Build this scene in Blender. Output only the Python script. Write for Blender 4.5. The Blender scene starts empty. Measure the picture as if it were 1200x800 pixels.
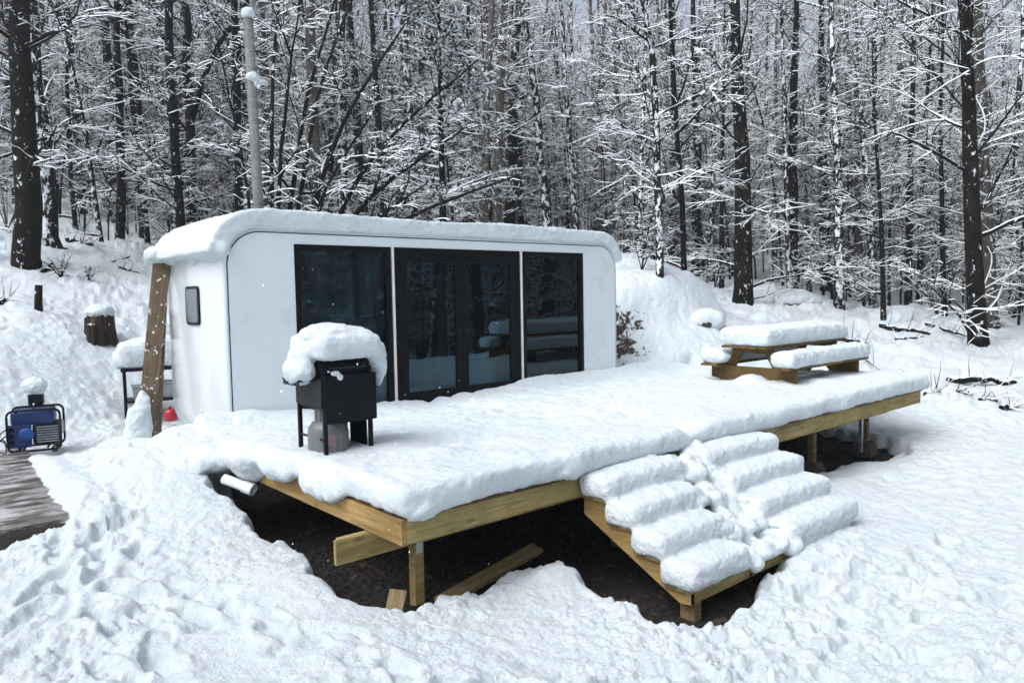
import bpy, bmesh, math, random
import numpy as np
from mathutils import Vector, Matrix
R = math.radians
rng = np.random.default_rng(11)
random.seed(5)
scene = bpy.context.scene
col = scene.collection

# ------------------------------------------------------------------ camera
F, PITCH, YAW, ROLL = 868.56, R(-3.707), R(-40.914), R(-.993)
CAM = np.array([-3.129, -8.73, 1.565])
fw = np.array([-math.sin(YAW) * math.cos(PITCH), math.cos(YAW) * math.cos(PITCH), math.sin(PITCH)])
rt = np.array([math.cos(YAW), math.sin(YAW), 0.])
up = np.cross(rt, fw)
rt, up = rt * math.cos(ROLL) + up * math.sin(ROLL), up * math.cos(ROLL) - rt * math.sin(ROLL)
cd = bpy.data.cameras.new('camera'); cam = bpy.data.objects.new('camera', cd); col.objects.link(cam)
cd.sensor_width = 36; cd.lens = F / 1200 * 36; cd.clip_end = 1200; cd.clip_start = .05
M = Matrix(((rt[0], up[0], -fw[0], CAM[0]), (rt[1], up[1], -fw[1], CAM[1]), (rt[2], up[2], -fw[2], CAM[2]), (0, 0, 0, 1)))
cam.matrix_world = M
scene.camera = cam

def at(px, py, dist=None, x=None, y=None, z=None):
    "the place seen at a photo pixel, at a horizontal distance or on an axis plane"
    d = fw + rt * (px - 600) / F + up * (400 - py) / F
    if dist is not None: s = dist / math.hypot(d[0], d[1])
    elif x is not None: s = (x - CAM[0]) / d[0]
    elif y is not None: s = (y - CAM[1]) / d[1]
    else: s = (z - CAM[2]) / d[2]
    return CAM + d * s

# ------------------------------------------------------------------ object helpers
def tag(o, label=None, cat=None, group=None, kind=None):
    if label: o['label'] = label
    if cat: o['category'] = cat
    if group: o['group'] = group
    if kind: o['kind'] = kind
    return o

def thing(name, label, cat, loc=(0, 0, 0), rz=0, group=None):
    o = bpy.data.objects.new(name, None); col.objects.link(o)
    o.location = loc; o.rotation_euler = (0, 0, rz); o.empty_display_size = .2
    return tag(o, label, cat, group)

def link(name, me, mat=None, parent=None):
    o = bpy.data.objects.new(name, me); col.objects.link(o)
    if mat is not None:
        for m in (mat if isinstance(mat, (list, tuple)) else [mat]): me.materials.append(m)
    if parent is not None: o.parent = parent
    return o

def bm_link(name, bm, mat, parent=None, smooth=False):
    me = bpy.data.meshes.new(name)
    bmesh.ops.recalc_face_normals(bm, faces=bm.faces)
    bm.to_mesh(me); bm.free()
    if smooth: me.shade_smooth()
    return link(name, me, mat, parent)

def np_mesh(name, V, Fq, mids=None, smooth=True):
    me = bpy.data.meshes.new(name)
    V = np.ascontiguousarray(V, dtype=np.float32); Fq = np.ascontiguousarray(Fq, dtype=np.int32)
    k = Fq.shape[1]
    me.vertices.add(len(V)); me.vertices.foreach_set('co', V.ravel())
    me.loops.add(Fq.size); me.loops.foreach_set('vertex_index', Fq.ravel())
    me.polygons.add(len(Fq))
    me.polygons.foreach_set('loop_start', np.arange(0, Fq.size, k, dtype=np.int32))
    me.polygons.foreach_set('loop_total', np.full(len(Fq), k, dtype=np.int32))
    if mids is not None: me.polygons.foreach_set('material_index', np.ascontiguousarray(mids, dtype=np.int32))
    me.update(calc_edges=True)
    me.polygons.foreach_set('use_smooth', np.full(len(Fq), smooth, dtype=bool))
    return me

def box_bm(sx, sy, sz, bev=.004, bm=None, c=(0, 0, 0), rot=None):
    own = bm is None
    b = bmesh.new()
    bmesh.ops.create_cube(b, size=1)
    bmesh.ops.scale(b, vec=(sx, sy, sz), verts=b.verts)
    if bev: bmesh.ops.bevel(b, geom=b.edges[:], offset=min(bev, min(sx, sy, sz) * .4), segments=2, affect='EDGES', profile=.5)
    if rot is not None: bmesh.ops.rotate(b, cent=(0, 0, 0), matrix=rot, verts=b.verts)
    bmesh.ops.translate(b, vec=c, verts=b.verts)
    if own: return b
    me = bpy.data.meshes.new('t'); b.to_mesh(me); b.free(); bm.from_mesh(me); bpy.data.meshes.remove(me)
    return bm

def box(name, c, size, mat, parent=None, bev=.004, rz=0):
    o = bm_link(name, box_bm(*size, bev=bev), mat, parent)
    o.location = c; o.rotation_euler = (0, 0, rz)
    return o

def board(name, p0, p1, width, thick, mat, parent=None, wdir=(0, 0, 1), bev=.004):
    "a sawn board: length along p0-p1, its wide side along wdir"
    p0, p1 = Vector(p0), Vector(p1)
    x = (p1 - p0); L = x.length; x.normalize()
    w = Vector(wdir); w = (w - x * w.dot(x)).normalized(); t = x.cross(w)
    o = bm_link(name, box_bm(L, thick, width, bev), mat, parent)
    m = Matrix((x, -t, w)).transposed()
    if m.determinant() < 0: m = Matrix((x, t, w)).transposed()
    o.matrix_local = Matrix.Translation((p0 + p1) / 2) @ m.to_4x4()
    return o

def tube(name, pts, r, mat, parent=None, sides=10, closed=False, bm=None):
    P = np.array(pts, float)[None]; n = P.shape[1]
    Rr = np.full((1, n), float(r)) if np.isscalar(r) else np.array(r, float)[None]
    V, Q, m = tube_arrays(P, Rr, sides, None)
    me = np_mesh(name, V, Q)
    if bm is not None:
        bm.from_mesh(me); bpy.data.meshes.remove(me); return bm
    b = bmesh.new(); b.from_mesh(me)
    bnd = [e for e in b.edges if e.is_boundary]
    if bnd: bmesh.ops.holes_fill(b, edges=bnd, sides=0)
    bmesh.ops.recalc_face_normals(b, faces=b.faces)
    b.to_mesh(me); b.free(); me.shade_smooth()
    return link(name, me, mat, parent)

def lathe(name, prof, mat, parent=None, seg=32, loc=(0, 0, 0)):
    "prof: (radius, z) pairs from the bottom up"
    V = []; Q = []
    for r, z in prof:
        for k in range(seg):
            a = 2 * math.pi * k / seg; V.append((r * math.cos(a), r * math.sin(a), z))
    for i in range(len(prof) - 1):
        for k in range(seg):
            k2 = (k + 1) % seg
            Q.append((i * seg + k, i * seg + k2, (i + 1) * seg + k2, (i + 1) * seg + k))
    me = np_mesh(name, np.array(V), np.array(Q)); 
    o = link(name, me, mat, parent); o.location = loc
    return o

# ------------------------------------------------------------------ noise
def _hash(ix, iy, iz, seed):
    h = (ix.astype(np.int64) * 374761393 + iy.astype(np.int64) * 668265263 + iz.astype(np.int64) * 2147483647 + seed * 974711) & 0xffffffff
    h = ((h ^ (h >> 13)) * 1274126177) & 0xffffffff
    h = (h ^ (h >> 16)) & 0xffffffff
    return h.astype(np.float64) / 0xffffffff
def vnoise(P, scale, seed=0):
    p = P / scale; i = np.floor(p).astype(np.int64); f = p - i; f = f * f * f * (f * (f * 6 - 15) + 10)
    out = 0
    for dx in (0, 1):
        wx = f[:, 0] if dx else 1 - f[:, 0]
        for dy in (0, 1):
            wy = f[:, 1] if dy else 1 - f[:, 1]
            for dz in (0, 1):
                wz = f[:, 2] if dz else 1 - f[:, 2]
                out = out + wx * wy * wz * _hash(i[:, 0] + dx, i[:, 1] + dy, i[:, 2] + dz, seed)
    return out * 2 - 1
def fbm(P, scale, octs=4, seed=0, gain=.5):
    o = 0; a = 1; t = 0
    for k in range(octs):
        o = o + a * vnoise(P + 17.3 * k, scale, seed + k * 7); t += a; a *= gain; scale *= .5
    return o / t
def worley(P2, cell, seed=0):
    "distance to the nearest jittered point, in cells"
    p = P2 / cell; i = np.floor(p).astype(np.int64); best = np.full(len(p), 9.)
    z = np.zeros(len(p), dtype=np.int64)
    for dx in (-1, 0, 1):
        for dy in (-1, 0, 1):
            cx, cy = i[:, 0] + dx, i[:, 1] + dy
            ox = cx + _hash(cx, cy, z, seed); oy = cy + _hash(cx, cy, z + 5, seed)
            best = np.minimum(best, np.hypot(p[:, 0] - ox, p[:, 1] - oy))
    return best

# ------------------------------------------------------------------ materials
def new_mat(name):
    m = bpy.data.materials.new(name); m.use_nodes = True
    nt = m.node_tree; b = nt.nodes['Principled BSDF']
    return m, nt, b
def node(nt, t, **kw):
    n = nt.nodes.new(t)
    for k, v in kw.items():
        if k in n.inputs.keys(): n.inputs[k].default_value = v
        else: setattr(n, k, v)
    return n
def ramp(nt, fac, stops):
    n = nt.nodes.new('ShaderNodeValToRGB'); e = n.color_ramp.elements
    while len(e) < len(stops): e.new(.5)
    for el, (p, c) in zip(e, stops):
        el.position = p; el.color = (*c, 1) if len(c) == 3 else c
    nt.links.new(fac, n.inputs[0]); return n.outputs[0]
def bump(nt, b, h, strength, dist):
    n = node(nt, 'ShaderNodeBump', Strength=strength, Distance=dist)
    nt.links.new(h, n.inputs['Height']); nt.links.new(n.outputs[0], b.inputs['Normal']); return n
def coords(nt, scale=(1, 1, 1), kind='Object'):
    tc = nt.nodes.new('ShaderNodeTexCoord'); mp = nt.nodes.new('ShaderNodeMapping'); mp.inputs['Scale'].default_value = scale
    nt.links.new(tc.outputs[kind], mp.inputs[0]); return mp.outputs[0]
def noise(nt, vec, scale, detail=5, rough=.55, dist=0):
    n = node(nt, 'ShaderNodeTexNoise', Scale=scale, Detail=detail, Roughness=rough, Distortion=dist)
    nt.links.new(vec, n.inputs['Vector']); return n.outputs[0]
def math_(nt, op, a, b=None, c=None):
    n = nt.nodes.new('ShaderNodeMath'); n.operation = op
    for i, v in enumerate((a, b, c)):
        if v is None: continue
        if isinstance(v, (int, float)): n.inputs[i].default_value = v
        else: nt.links.new(v, n.inputs[i])
    return n.outputs[0]
def mixc(nt, fac, a, b):
    n = nt.nodes.new('ShaderNodeMix'); n.data_type = 'RGBA'
    for i, v in ((0, fac), (6, a), (7, b)):
        if isinstance(v, (int, float)): n.inputs[i].default_value = v
        elif isinstance(v, tuple): n.inputs[i].default_value = (*v, 1)
        else: nt.links.new(v, n.inputs[i])
    return n.outputs[2]

def snow_material(name, fine=1.0, litter=False):
    m, nt, b = new_mat(name)
    v = coords(nt)
    n1 = noise(nt, v, 9, 6, .6); n2 = noise(nt, v, 55, 5, .7); n3 = noise(nt, v, 260, 2, .7)
    c = ramp(nt, n1, [(.3, (.71, .795, .83)), (.7, (.78, .84, .87))])
    if litter:   # fallen leaf crumbs and scuffed slush, thinly scattered
        f = noise(nt, v, 23, 3, .8); g = noise(nt, v, 1.1, 3, .6)
        k = math_(nt, 'MULTIPLY', math_(nt, 'GREATER_THAN', f, .735), math_(nt, 'GREATER_THAN', g, .56))
        c = mixc(nt, math_(nt, 'MULTIPLY', k, .45), c, (.35, .28, .2))
    if litter:   # raw earth of the cut bank beside the house, where snow did not hold
        ds = nt.nodes.new('ShaderNodeVectorMath'); ds.operation = 'DISTANCE'; ds.inputs[1].default_value = (7.55, .75, .95)
        nt.links.new(v, ds.inputs[0])
        e = noise(nt, v, 4.5, 6, .75, .4)
        k = math_(nt, 'GREATER_THAN', math_(nt, 'SUBTRACT', e, math_(nt, 'MULTIPLY', ds.outputs['Value'], .36)), .27)
        c = mixc(nt, k, c, ramp(nt, noise(nt, v, 13, 5, .8), [(.35, (.012, .008, .005)), (.5, (.05, .03, .016)), (.7, (.13, .08, .045))]))
    nt.links.new(c, b.inputs['Base Color'])
    b.inputs['Roughness'].default_value = .55
    b.inputs['Specular IOR Level'].default_value = .35
    h = math_(nt, 'ADD', math_(nt, 'MULTIPLY', n1, 1.0), math_(nt, 'ADD', math_(nt, 'MULTIPLY', n2, .42), math_(nt, 'MULTIPLY', n3, .16)))
    bump(nt, b, h, .85 * fine, .05)
    return m
SNOW = snow_material('snow')
SNOWG = snow_material('ground_snow', 1.15, True)
def flat_snow():
    m, nt, b = new_mat('branch_snow'); b.inputs['Base Color'].default_value = (.84, .88, .90, 1); b.inputs['Roughness'].default_value = .7
    return m
BSNOW = flat_snow()

def bark_material(name, dark, light, snow=.5, side=(-.8, -.55, .25)):
    m, nt, b = new_mat(name)
    v = coords(nt, (1, 1, .22)); vv = coords(nt, (1, 1, .6))
    n1 = noise(nt, v, 15, 7, .75, .8); n0 = noise(nt, coords(nt), 1.6, 3, .5)
    c = ramp(nt, n1, [(.38, dark), (.66, light)])
    moss = math_(nt, 'MULTIPLY', math_(nt, 'GREATER_THAN', n0, .56), .35)
    c = mixc(nt, moss, c, (.022, .024, .012))
    geo = nt.nodes.new('ShaderNodeNewGeometry')
    dp = nt.nodes.new('ShaderNodeVectorMath'); dp.operation = 'DOT_PRODUCT'
    dp.inputs[1].default_value = side; nt.links.new(geo.outputs['Normal'], dp.inputs[0])
    ns = noise(nt, vv, 7.5, 5, .72, .3)
    k = math_(nt, 'ADD', ns, math_(nt, 'MULTIPLY', dp.outputs['Value'], .10 * snow + .03))
    k = math_(nt, 'GREATER_THAN', k, .73 - .10 * snow)
    c = mixc(nt, k, c, (.82, .85, .88))
    nt.links.new(c, b.inputs['Base Color']); b.inputs['Roughness'].default_value = .9
    b.inputs['Specular IOR Level'].default_value = .2
    bump(nt, b, math_(nt, 'ADD', n1, math_(nt, 'MULTIPLY', k, .6)), .9, .03)
    return m
BARK = bark_material('dark_bark', (.002, .0018, .0015), (.014, .0115, .009), .45)
BARKS = bark_material('snowy_bark', (.006, .005, .0045), (.033, .028, .022), 1.0)
BARKG = bark_material('grey_bark', (.045, .04, .036), (.15, .135, .115), .5)
BARKT = bark_material('tan_dead_wood', (.05, .035, .022), (.26, .19, .12), .7)

def wood_material(name, a, b_, c_, knots=True, snow=False, rough=.75):
    m, nt, b = new_mat(name)
    info = nt.nodes.new('ShaderNodeObjectInfo')
    tc = nt.nodes.new('ShaderNodeTexCoord'); ad = nt.nodes.new('ShaderNodeVectorMath'); ad.operation = 'ADD'
    cr = nt.nodes.new('ShaderNodeCombineXYZ')
    rr = math_(nt, 'MULTIPLY', info.outputs['Random'], 40)
    nt.links.new(rr, cr.inputs[0]); nt.links.new(rr, cr.inputs[1]); nt.links.new(rr, cr.inputs[2])
    nt.links.new(tc.outputs['Object'], ad.inputs[0]); nt.links.new(cr.outputs[0], ad.inputs[1])
    mp = nt.nodes.new('ShaderNodeMapping'); mp.inputs['Scale'].default_value = (.5, 9, 9); nt.links.new(ad.outputs[0], mp.inputs[0])
    mq = nt.nodes.new('ShaderNodeMapping'); mq.inputs['Scale'].default_value = (1.0, 1, 1); nt.links.new(ad.outputs[0], mq.inputs[0])
    g = noise(nt, mp.outputs[0], 2.6, 6, .6, 1.3); big = noise(nt, mq.outputs[0], 2.2, 4, .6)
    fine = noise(nt, mp.outputs[0], 16, 3, .7)
    c = ramp(nt, g, [(.30, a), (.5, b_), (.72, c_)])
    c = mixc(nt, math_(nt, 'MULTIPLY', ramp(nt, big, [(.42, (0, 0, 0)), (.66, (1, 1, 1))]), .45), c, tuple(x * .55 for x in a))
    c = mixc(nt, math_(nt, 'MULTIPLY', math_(nt, 'GREATER_THAN', fine, .6), .3), c, tuple(x * .5 for x in a))
    if knots:
        vo = nt.nodes.new('ShaderNodeTexVoronoi'); vo.inputs['Scale'].default_value = 1.0
        mk = nt.nodes.new('ShaderNodeMapping'); mk.inputs['Scale'].default_value = (2.1, 5.5, 5.5); nt.links.new(ad.outputs[0], mk.inputs[0])
        nt.links.new(mk.outputs[0], vo.inputs['Vector'])
        kk = ramp(nt, vo.outputs['Distance'], [(.06, (1, 1, 1)), (.16, (0, 0, 0))])
        c = mixc(nt, math_(nt, 'MULTIPLY', kk, .8), c, (.09, .045, .02))
    if snow:
        s = noise(nt, mq.outputs[0], 13, 4, .7); s2 = math_(nt, 'GREATER_THAN', s, .63)
        c = mixc(nt, s2, c, (.84, .87, .9))
    nt.links.new(c, b.inputs['Base Color']); b.inputs['Roughness'].default_value = rough
    b.inputs['Specular IOR Level'].default_value = .3
    bump(nt, b, g, .35, .006)
    return m
PINE = wood_material('treated_pine', (.20, .145, .05), (.36, .28, .11), (.46, .37, .17))
PINEO = wood_material('orange_pine', (.20, .12, .038), (.36, .235, .085), (.45, .32, .13))
PINED = wood_material('old_pine', (.12, .085, .04), (.22, .165, .08), (.30, .23, .12))
TABLEW = wood_material('brown_stained_wood', (.07, .042, .012), (.15, .09, .026), (.21, .135, .042))
DECKW = wood_material('decking_wood', (.05, .028, .014), (.10, .055, .026), (.16, .09, .04), False)
PLANKW = wood_material('weathered_plank', (.09, .062, .036), (.16, .115, .07), (.23, .17, .11), True, True)
POLEW = wood_material('grey_pole_wood', (.10, .10, .095), (.19, .19, .18), (.28, .275, .26), False)
ICEW = None

def simple(name, colr, rough=.5, metal=0, bmp=0, spec=.5, coat=0, var=.0, vs=8):
    m, nt, b = new_mat(name)
    b.inputs['Roughness'].default_value = rough; b.inputs['Metallic'].default_value = metal
    b.inputs['Specular IOR Level'].default_value = spec; b.inputs['Coat Weight'].default_value = coat
    v = coords(nt); n = noise(nt, v, vs, 5, .65)
    lo = tuple(x * (1 - var) for x in colr); hi = tuple(min(1, x * (1 + var)) for x in colr)
    nt.links.new(ramp(nt, n, [(.3, lo), (.7, hi)]), b.inputs['Base Color'])
    nt.links.new(ramp(nt, n, [(.3, (max(0, rough - .08),) * 3), (.7, (min(1, rough + .1),) * 3)]), b.inputs['Roughness'])
    if bmp: bump(nt, b, n, bmp, .01)
    return m
WHITE = simple('white_gloss_panel', (.66, .70, .72), .17, coat=.3, var=.03, vs=2)
PANEL = simple('white_satin_panel', (.72, .78, .80), .3, var=.03, vs=1.2)
BLACKF = simple('black_aluminium', (.002, .003, .005), .5, var=.2, spec=.12)
SEAM = simple('dark_rubber_seam', (.01, .01, .01), .7)
STRIP = simple('white_trim', (.75, .72, .68), .4, var=.03)
BLKM = simple('black_enamel', (.003, .005, .009), .42, var=.3, vs=14, spec=.16)
BLKS = simple('scuffed_black_steel', (.009, .012, .017), .5, var=.6, vs=18, spec=.3)
GREYM = simple('galvanised_steel', (.4, .42, .44), .4, .8, var=.2)
BLUE = simple('blue_plastic', (.004, .026, .13), .35, var=.2)
BLUEL = simple('bright_blue_plastic', (.008, .06, .26), .4, var=.2)
RUBBER = simple('black_rubber', (.01, .01, .011), .6, var=.2)
GREYP = simple('clear_grey_plastic', (.34, .37, .38), .4, var=.1)
GREEN = simple('green_label', (.09, .34, .06), .5, var=.1)
REDP = simple('red_plastic', (.38, .015, .03), .35, var=.1)
PVC = simple('white_pvc', (.72, .74, .74), .35, var=.05)
CONC = simple('dark_concrete', (.075, .07, .062), .9, bmp=.6, var=.4, vs=30)
STUMPB = simple('rotten_bark', (.022, .014, .009), .95, bmp=1, var=.7, vs=16)
STUMPC = simple('cut_stump_wood', (.12, .07, .035), .9, bmp=.6, var=.5, vs=24)
CURT = simple('grey_blue_curtain', (.50, .56, .58), .9, var=.1)
INNER = simple('interior_lining', (.035, .045, .05), .7, var=.05)
CLOTH = simple('dark_sofa_cloth', (.05, .05, .055), .9, var=.2)
ROCKM = simple('grey_rock', (.06, .055, .05), .9, bmp=.8, var=.5, vs=9)
TANKM = simple('grey_painted_tank', (.13, .14, .14), .42, var=.12, vs=20)
LABELW = simple('tank_label', (.22, .22, .215), .5, var=.08, vs=30)
TXT = simple('dark_print', (.07, .07, .07), .6)
REDT = simple('red_print', (.40, .10, .09), .6)
LEAFM = simple('dry_beech_leaf', (.30, .16, .07), .8, var=.3, vs=3)

def glass_material():
    m, nt, b = new_mat('tinted_glass')
    nt.nodes.remove(b)
    out = nt.nodes['Material Output']
    tr = node(nt, 'ShaderNodeBsdfTransparent', Color=(.42, .55, .61, 1))
    gl = node(nt, 'ShaderNodeBsdfGlossy', Color=(.28, .40, .46, 1), Roughness=.02)
    fr = node(nt, 'ShaderNodeFresnel', IOR=1.55)
    k = math_(nt, 'ADD', math_(nt, 'MULTIPLY', fr.outputs[0], 1.3), .045)
    mx = nt.nodes.new('ShaderNodeMixShader')
    nt.links.new(k, mx.inputs[0]); nt.links.new(tr.outputs[0], mx.inputs[1]); nt.links.new(gl.outputs[0], mx.inputs[2])
    nt.links.new(mx.outputs[0], out.inputs[0])
    v = coords(nt); n = noise(nt, v, 1.3, 2, .5)
    bp = node(nt, 'ShaderNodeBump', Strength=.10, Distance=.02); nt.links.new(n, bp.inputs['Height']); nt.links.new(bp.outputs[0], gl.inputs['Normal'])
    return m
GLASS = glass_material()

def litter_material():
    m, nt, b = new_mat('leaf_litter')
    v = coords(nt)
    vo = nt.nodes.new('ShaderNodeTexVoronoi'); vo.inputs['Scale'].default_value = 16; nt.links.new(v, vo.inputs['Vector'])
    n = noise(nt, v, 5, 5, .7)
    hs = nt.nodes.new('ShaderNodeSeparateColor'); nt.links.new(vo.outputs['Color'], hs.inputs[0])
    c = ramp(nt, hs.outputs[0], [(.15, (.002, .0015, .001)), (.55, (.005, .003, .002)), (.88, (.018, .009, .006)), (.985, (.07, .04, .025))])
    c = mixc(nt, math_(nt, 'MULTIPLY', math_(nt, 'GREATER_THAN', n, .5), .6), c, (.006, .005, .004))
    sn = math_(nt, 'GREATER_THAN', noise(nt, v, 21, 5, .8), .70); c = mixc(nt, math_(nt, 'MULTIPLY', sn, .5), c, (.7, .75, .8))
    nt.links.new(c, b.inputs['Base Color']); b.inputs['Roughness'].default_value = .9
    bump(nt, b, math_(nt, 'ADD', vo.outputs['Distance'], n), 1, .05)
    return m
LITTER = litter_material()

def ice_boards():
    m, nt, b = new_mat('icy_wet_boards')
    v = coords(nt, (.55, 5.5, 1)); v2 = coords(nt)
    geo = nt.nodes.new('ShaderNodeNewGeometry'); mpw = nt.nodes.new('ShaderNodeMapping'); mpw.inputs['Scale'].default_value = (.7, 3.0, 1); nt.links.new(geo.outputs['Position'], mpw.inputs[0])
    n = noise(nt, mpw.outputs[0], 2.4, 7, .7, 1.2); n2 = noise(nt, geo.outputs['Position'], 3.1, 6, .7)
    c = ramp(nt, n, [(.34, (.02, .017, .014)), (.5, (.09, .08, .068)), (.68, (.20, .185, .165))])
    k = ramp(nt, math_(nt, 'ADD', math_(nt, 'MULTIPLY', n, .6), math_(nt, 'MULTIPLY', n2, .4)), [(.47, (0, 0, 0)), (.6, (1, 1, 1))])
    c = mixc(nt, math_(nt, 'MULTIPLY', k, .75), c, (.56, .57, .57))
    nt.links.new(c, b.inputs['Base Color']); b.inputs['Roughness'].default_value = .42
    bump(nt, b, n, .4, .02)
    return m
ICEW = ice_boards()

# ------------------------------------------------------------------ terrain
ctrl = [(-3, -8.7, -.12), (-2.6, -3.5, -.50), (-4.5, -4, -.45), (-1.5, -4.5, -.55), (-.5, -5.5, -.64), (.2, -6.2, -.66), (1.2, -6.3, -.76), (2.5, -6.6, -.82),
        (1, -8.5, -.6), (3, -9, -.72), (5, -7, -.85), (5.5, -5, -.78), (9, -5.6, -.78), (12, -6, -.75), (16, -9, -.9), (8, -12, -1.0), (0, -14, -.3), (-8, -12, 0), (-9, -4, -.1),
        (9.8, -4, -.7), (10.7, -1.2, .15), (10.4, .3, 1.0), (12, -3.2, -.25), (8, -2, -.75), (4, -2, -.8), (1, -2, -.75), (0, 0, -.5), (3, 0, -.6), (7, 0, -.5),
        (-.7, -2.6, -.5), (-.95, -1.1, -.24), (-1.25, -1.5, -.30), (-.6, .25, -.16), (-.8, 1.2, -.24), (-1.3, .0, -.32), (.3, 4.1, -.42), (-1.5, 1.5, -.36), (-.4, 1.8, -.36), (0, 3, -.33), (2, 3, -.33), (5, 3, -.2), (-1.2, 3.3, -.36), (-2.4, 3.2, -.3), (-4, 0, -.38), (-3, -2, -.52),
        (-1.9, 3.9, .3), (-5, 4.5, .3), (-.1, 5, .12), (1.5, 5, .0), (3.5, 5, .2), (-1.7, 5.2, .85), (-.05, 6, .8), (2, 7.5, .95), (4, 7, .9), (6.5, 5, 1.3), (7.6, 1.2, .5), (8.5, .9, 1.1), (9.6, 1.3, 1.5), (8, 3, 1.25), (7.5, .2, .0),
        (-.6, 10, 2.25), (.5, 12, 2.75), (3, 12, 2.5), (-.3, 17, 3.9), (-6, 10, 2.2), (5, 14, 2.8), (9, 8, 1.9), (12, 10, 2.1), (11.6, 1.5, 1.3), (13.5, 2.2, 1.05), (16, -3, .05), (20, 3.1, 1.2), (14.3, -4.3, -.12), (20, -5, .1), (25, 0, .8),
        (3.5, 24, 5.2), (12, 20, 4.4), (20, 12, 2.8), (28, 8, 2.2), (30, -5, .6), (-15, 20, 5), (-12, 0, .5), (-15, -20, .2), (10, -25, -1), (30, -25, -1),
        (5, 40, 7.5), (25, 30, 6.5), (40, 18, 5.5), (48, 0, 4), (-25, 35, 7.5), (0, -50, 4), (40, -45, 2), (-40, -10, 3), (-45, -45, 4),
        (10, 75, 14), (45, 60, 13), (75, 30, 11), (85, -5, 8), (-40, 80, 20), (-90, 20, 12), (-60, -80, 12), (30, -100, 10), (90, -70, 8)]
ctrl = np.array(ctrl, float)
def tps_fit(C):
    n = len(C); d = np.hypot(C[:, None, 0] - C[None, :, 0], C[:, None, 1] - C[None, :, 1])
    K = np.where(d > 0, d ** 2 * np.log(d + 1e-9), 0) + np.eye(n) * .25
    Pm = np.c_[np.ones(n), C[:, :2]]
    A = np.zeros((n + 3, n + 3)); A[:n, :n] = K; A[:n, n:] = Pm; A[n:, :n] = Pm.T
    return np.linalg.solve(A, np.r_[C[:, 2], 0, 0, 0])
TW = tps_fit(ctrl)
def base_z(XY):
    XY = np.atleast_2d(XY).astype(float); out = np.empty(len(XY)); n = len(ctrl)
    for s in range(0, len(XY), 40000):
        q = XY[s:s + 40000]
        d = np.hypot(q[:, None, 0] - ctrl[None, :, 0], q[:, None, 1] - ctrl[None, :, 1])
        out[s:s + 40000] = (np.where(d > 0, d ** 2 * np.log(d + 1e-9), 0)) @ TW[:n] + TW[n] + q @ TW[n + 1:]
    return out
def poly_sd(XY, poly):
    "signed distance to a closed polygon, negative inside"
    P = np.array(poly, float); x, y = XY[:, 0], XY[:, 1]; best = np.full(len(XY), 1e9); ins = np.zeros(len(XY), bool)
    for a, b in zip(P, np.roll(P, -1, 0)):
        e = b - a; w = XY - a; t = np.clip((w @ e) / (e @ e), 0, 1)
        best = np.minimum(best, np.hypot(*(w - t[:, None] * e).T))
        c = ((a[1] > y) != (b[1] > y)) & (x < (b[0] - a[0]) * (y - a[1]) / (b[1] - a[1] + 1e-12) + a[0]); ins ^= c
    return np.where(ins, -best, best)
PIT = [(-.26, .22), (-.38, -.55), (-.50, -.95), (-.64, -1.4), (-.56, -1.85), (-.60, -2.2), (-.46, -2.6), (-.42, -3.0), (-.62, -3.6), (-.62, -4.1), (-.33, -4.42), (-.16, -4.30), (.02, -4.16), (.45, -4.2), (.85, -4.12), (1.15, -4.22),
       (1.10, -4.8), (1.05, -5.3), (1.0, -5.62), (1.25, -5.8), (1.9, -5.66), (2.5, -5.50), (3.0, -5.36), (3.5, -5.25), (3.9, -4.9), (4.5, -4.35), (5.3, -3.95), (5.9, -3.75), (6.5, -4.0), (7.0, -3.95), (7.6, -4.25), (8.3, -4.40), (8.75, -3.9), (8.95, -2.2), (8.6, -.3), (6.75, -.2), (6.75, 1.9), (.25, 1.9), (.1, .25)]
PIT = [(x, y) for x, y in PIT]
PLATF = [(-7, -1.35), (-2.05, -1.35), (-1.92, -.9), (-1.95, -.2), (-1.86, 1.0), (-1.84, 2.2), (-1.95, 2.5), (-7, 2.6)]
BANK = [(7.7, .6), (8.6, .30), (9.6, .1), (11, .2), (12.4, 1.4), (12, 4), (8.4, 4), (7.6, 2)]
CAB = [(-.02, -.05), (6.9, -.05), (6.9, 2.2), (-.02, 2.2)]
def _clod(P3):
    "thrown crumbs and clods of snow, in patches"
    w = worley(P3[:, :2], .11, 12); w2 = worley(P3[:, :2] + .5, .055, 14); m = np.clip(vnoise(P3, .75, 55) * 2 - .1, 0, 1); m2 = np.clip(vnoise(P3, .5, 58) * 2 - .2, 0, 1)
    return .03 * m * np.sqrt(np.clip(1 - (w / .42) ** 2, 0, 1)) + .012 * m2 * np.sqrt(np.clip(1 - (w2 / .42) ** 2, 0, 1))
_pr = np.random.default_rng(33); PRINTS = []
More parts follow.
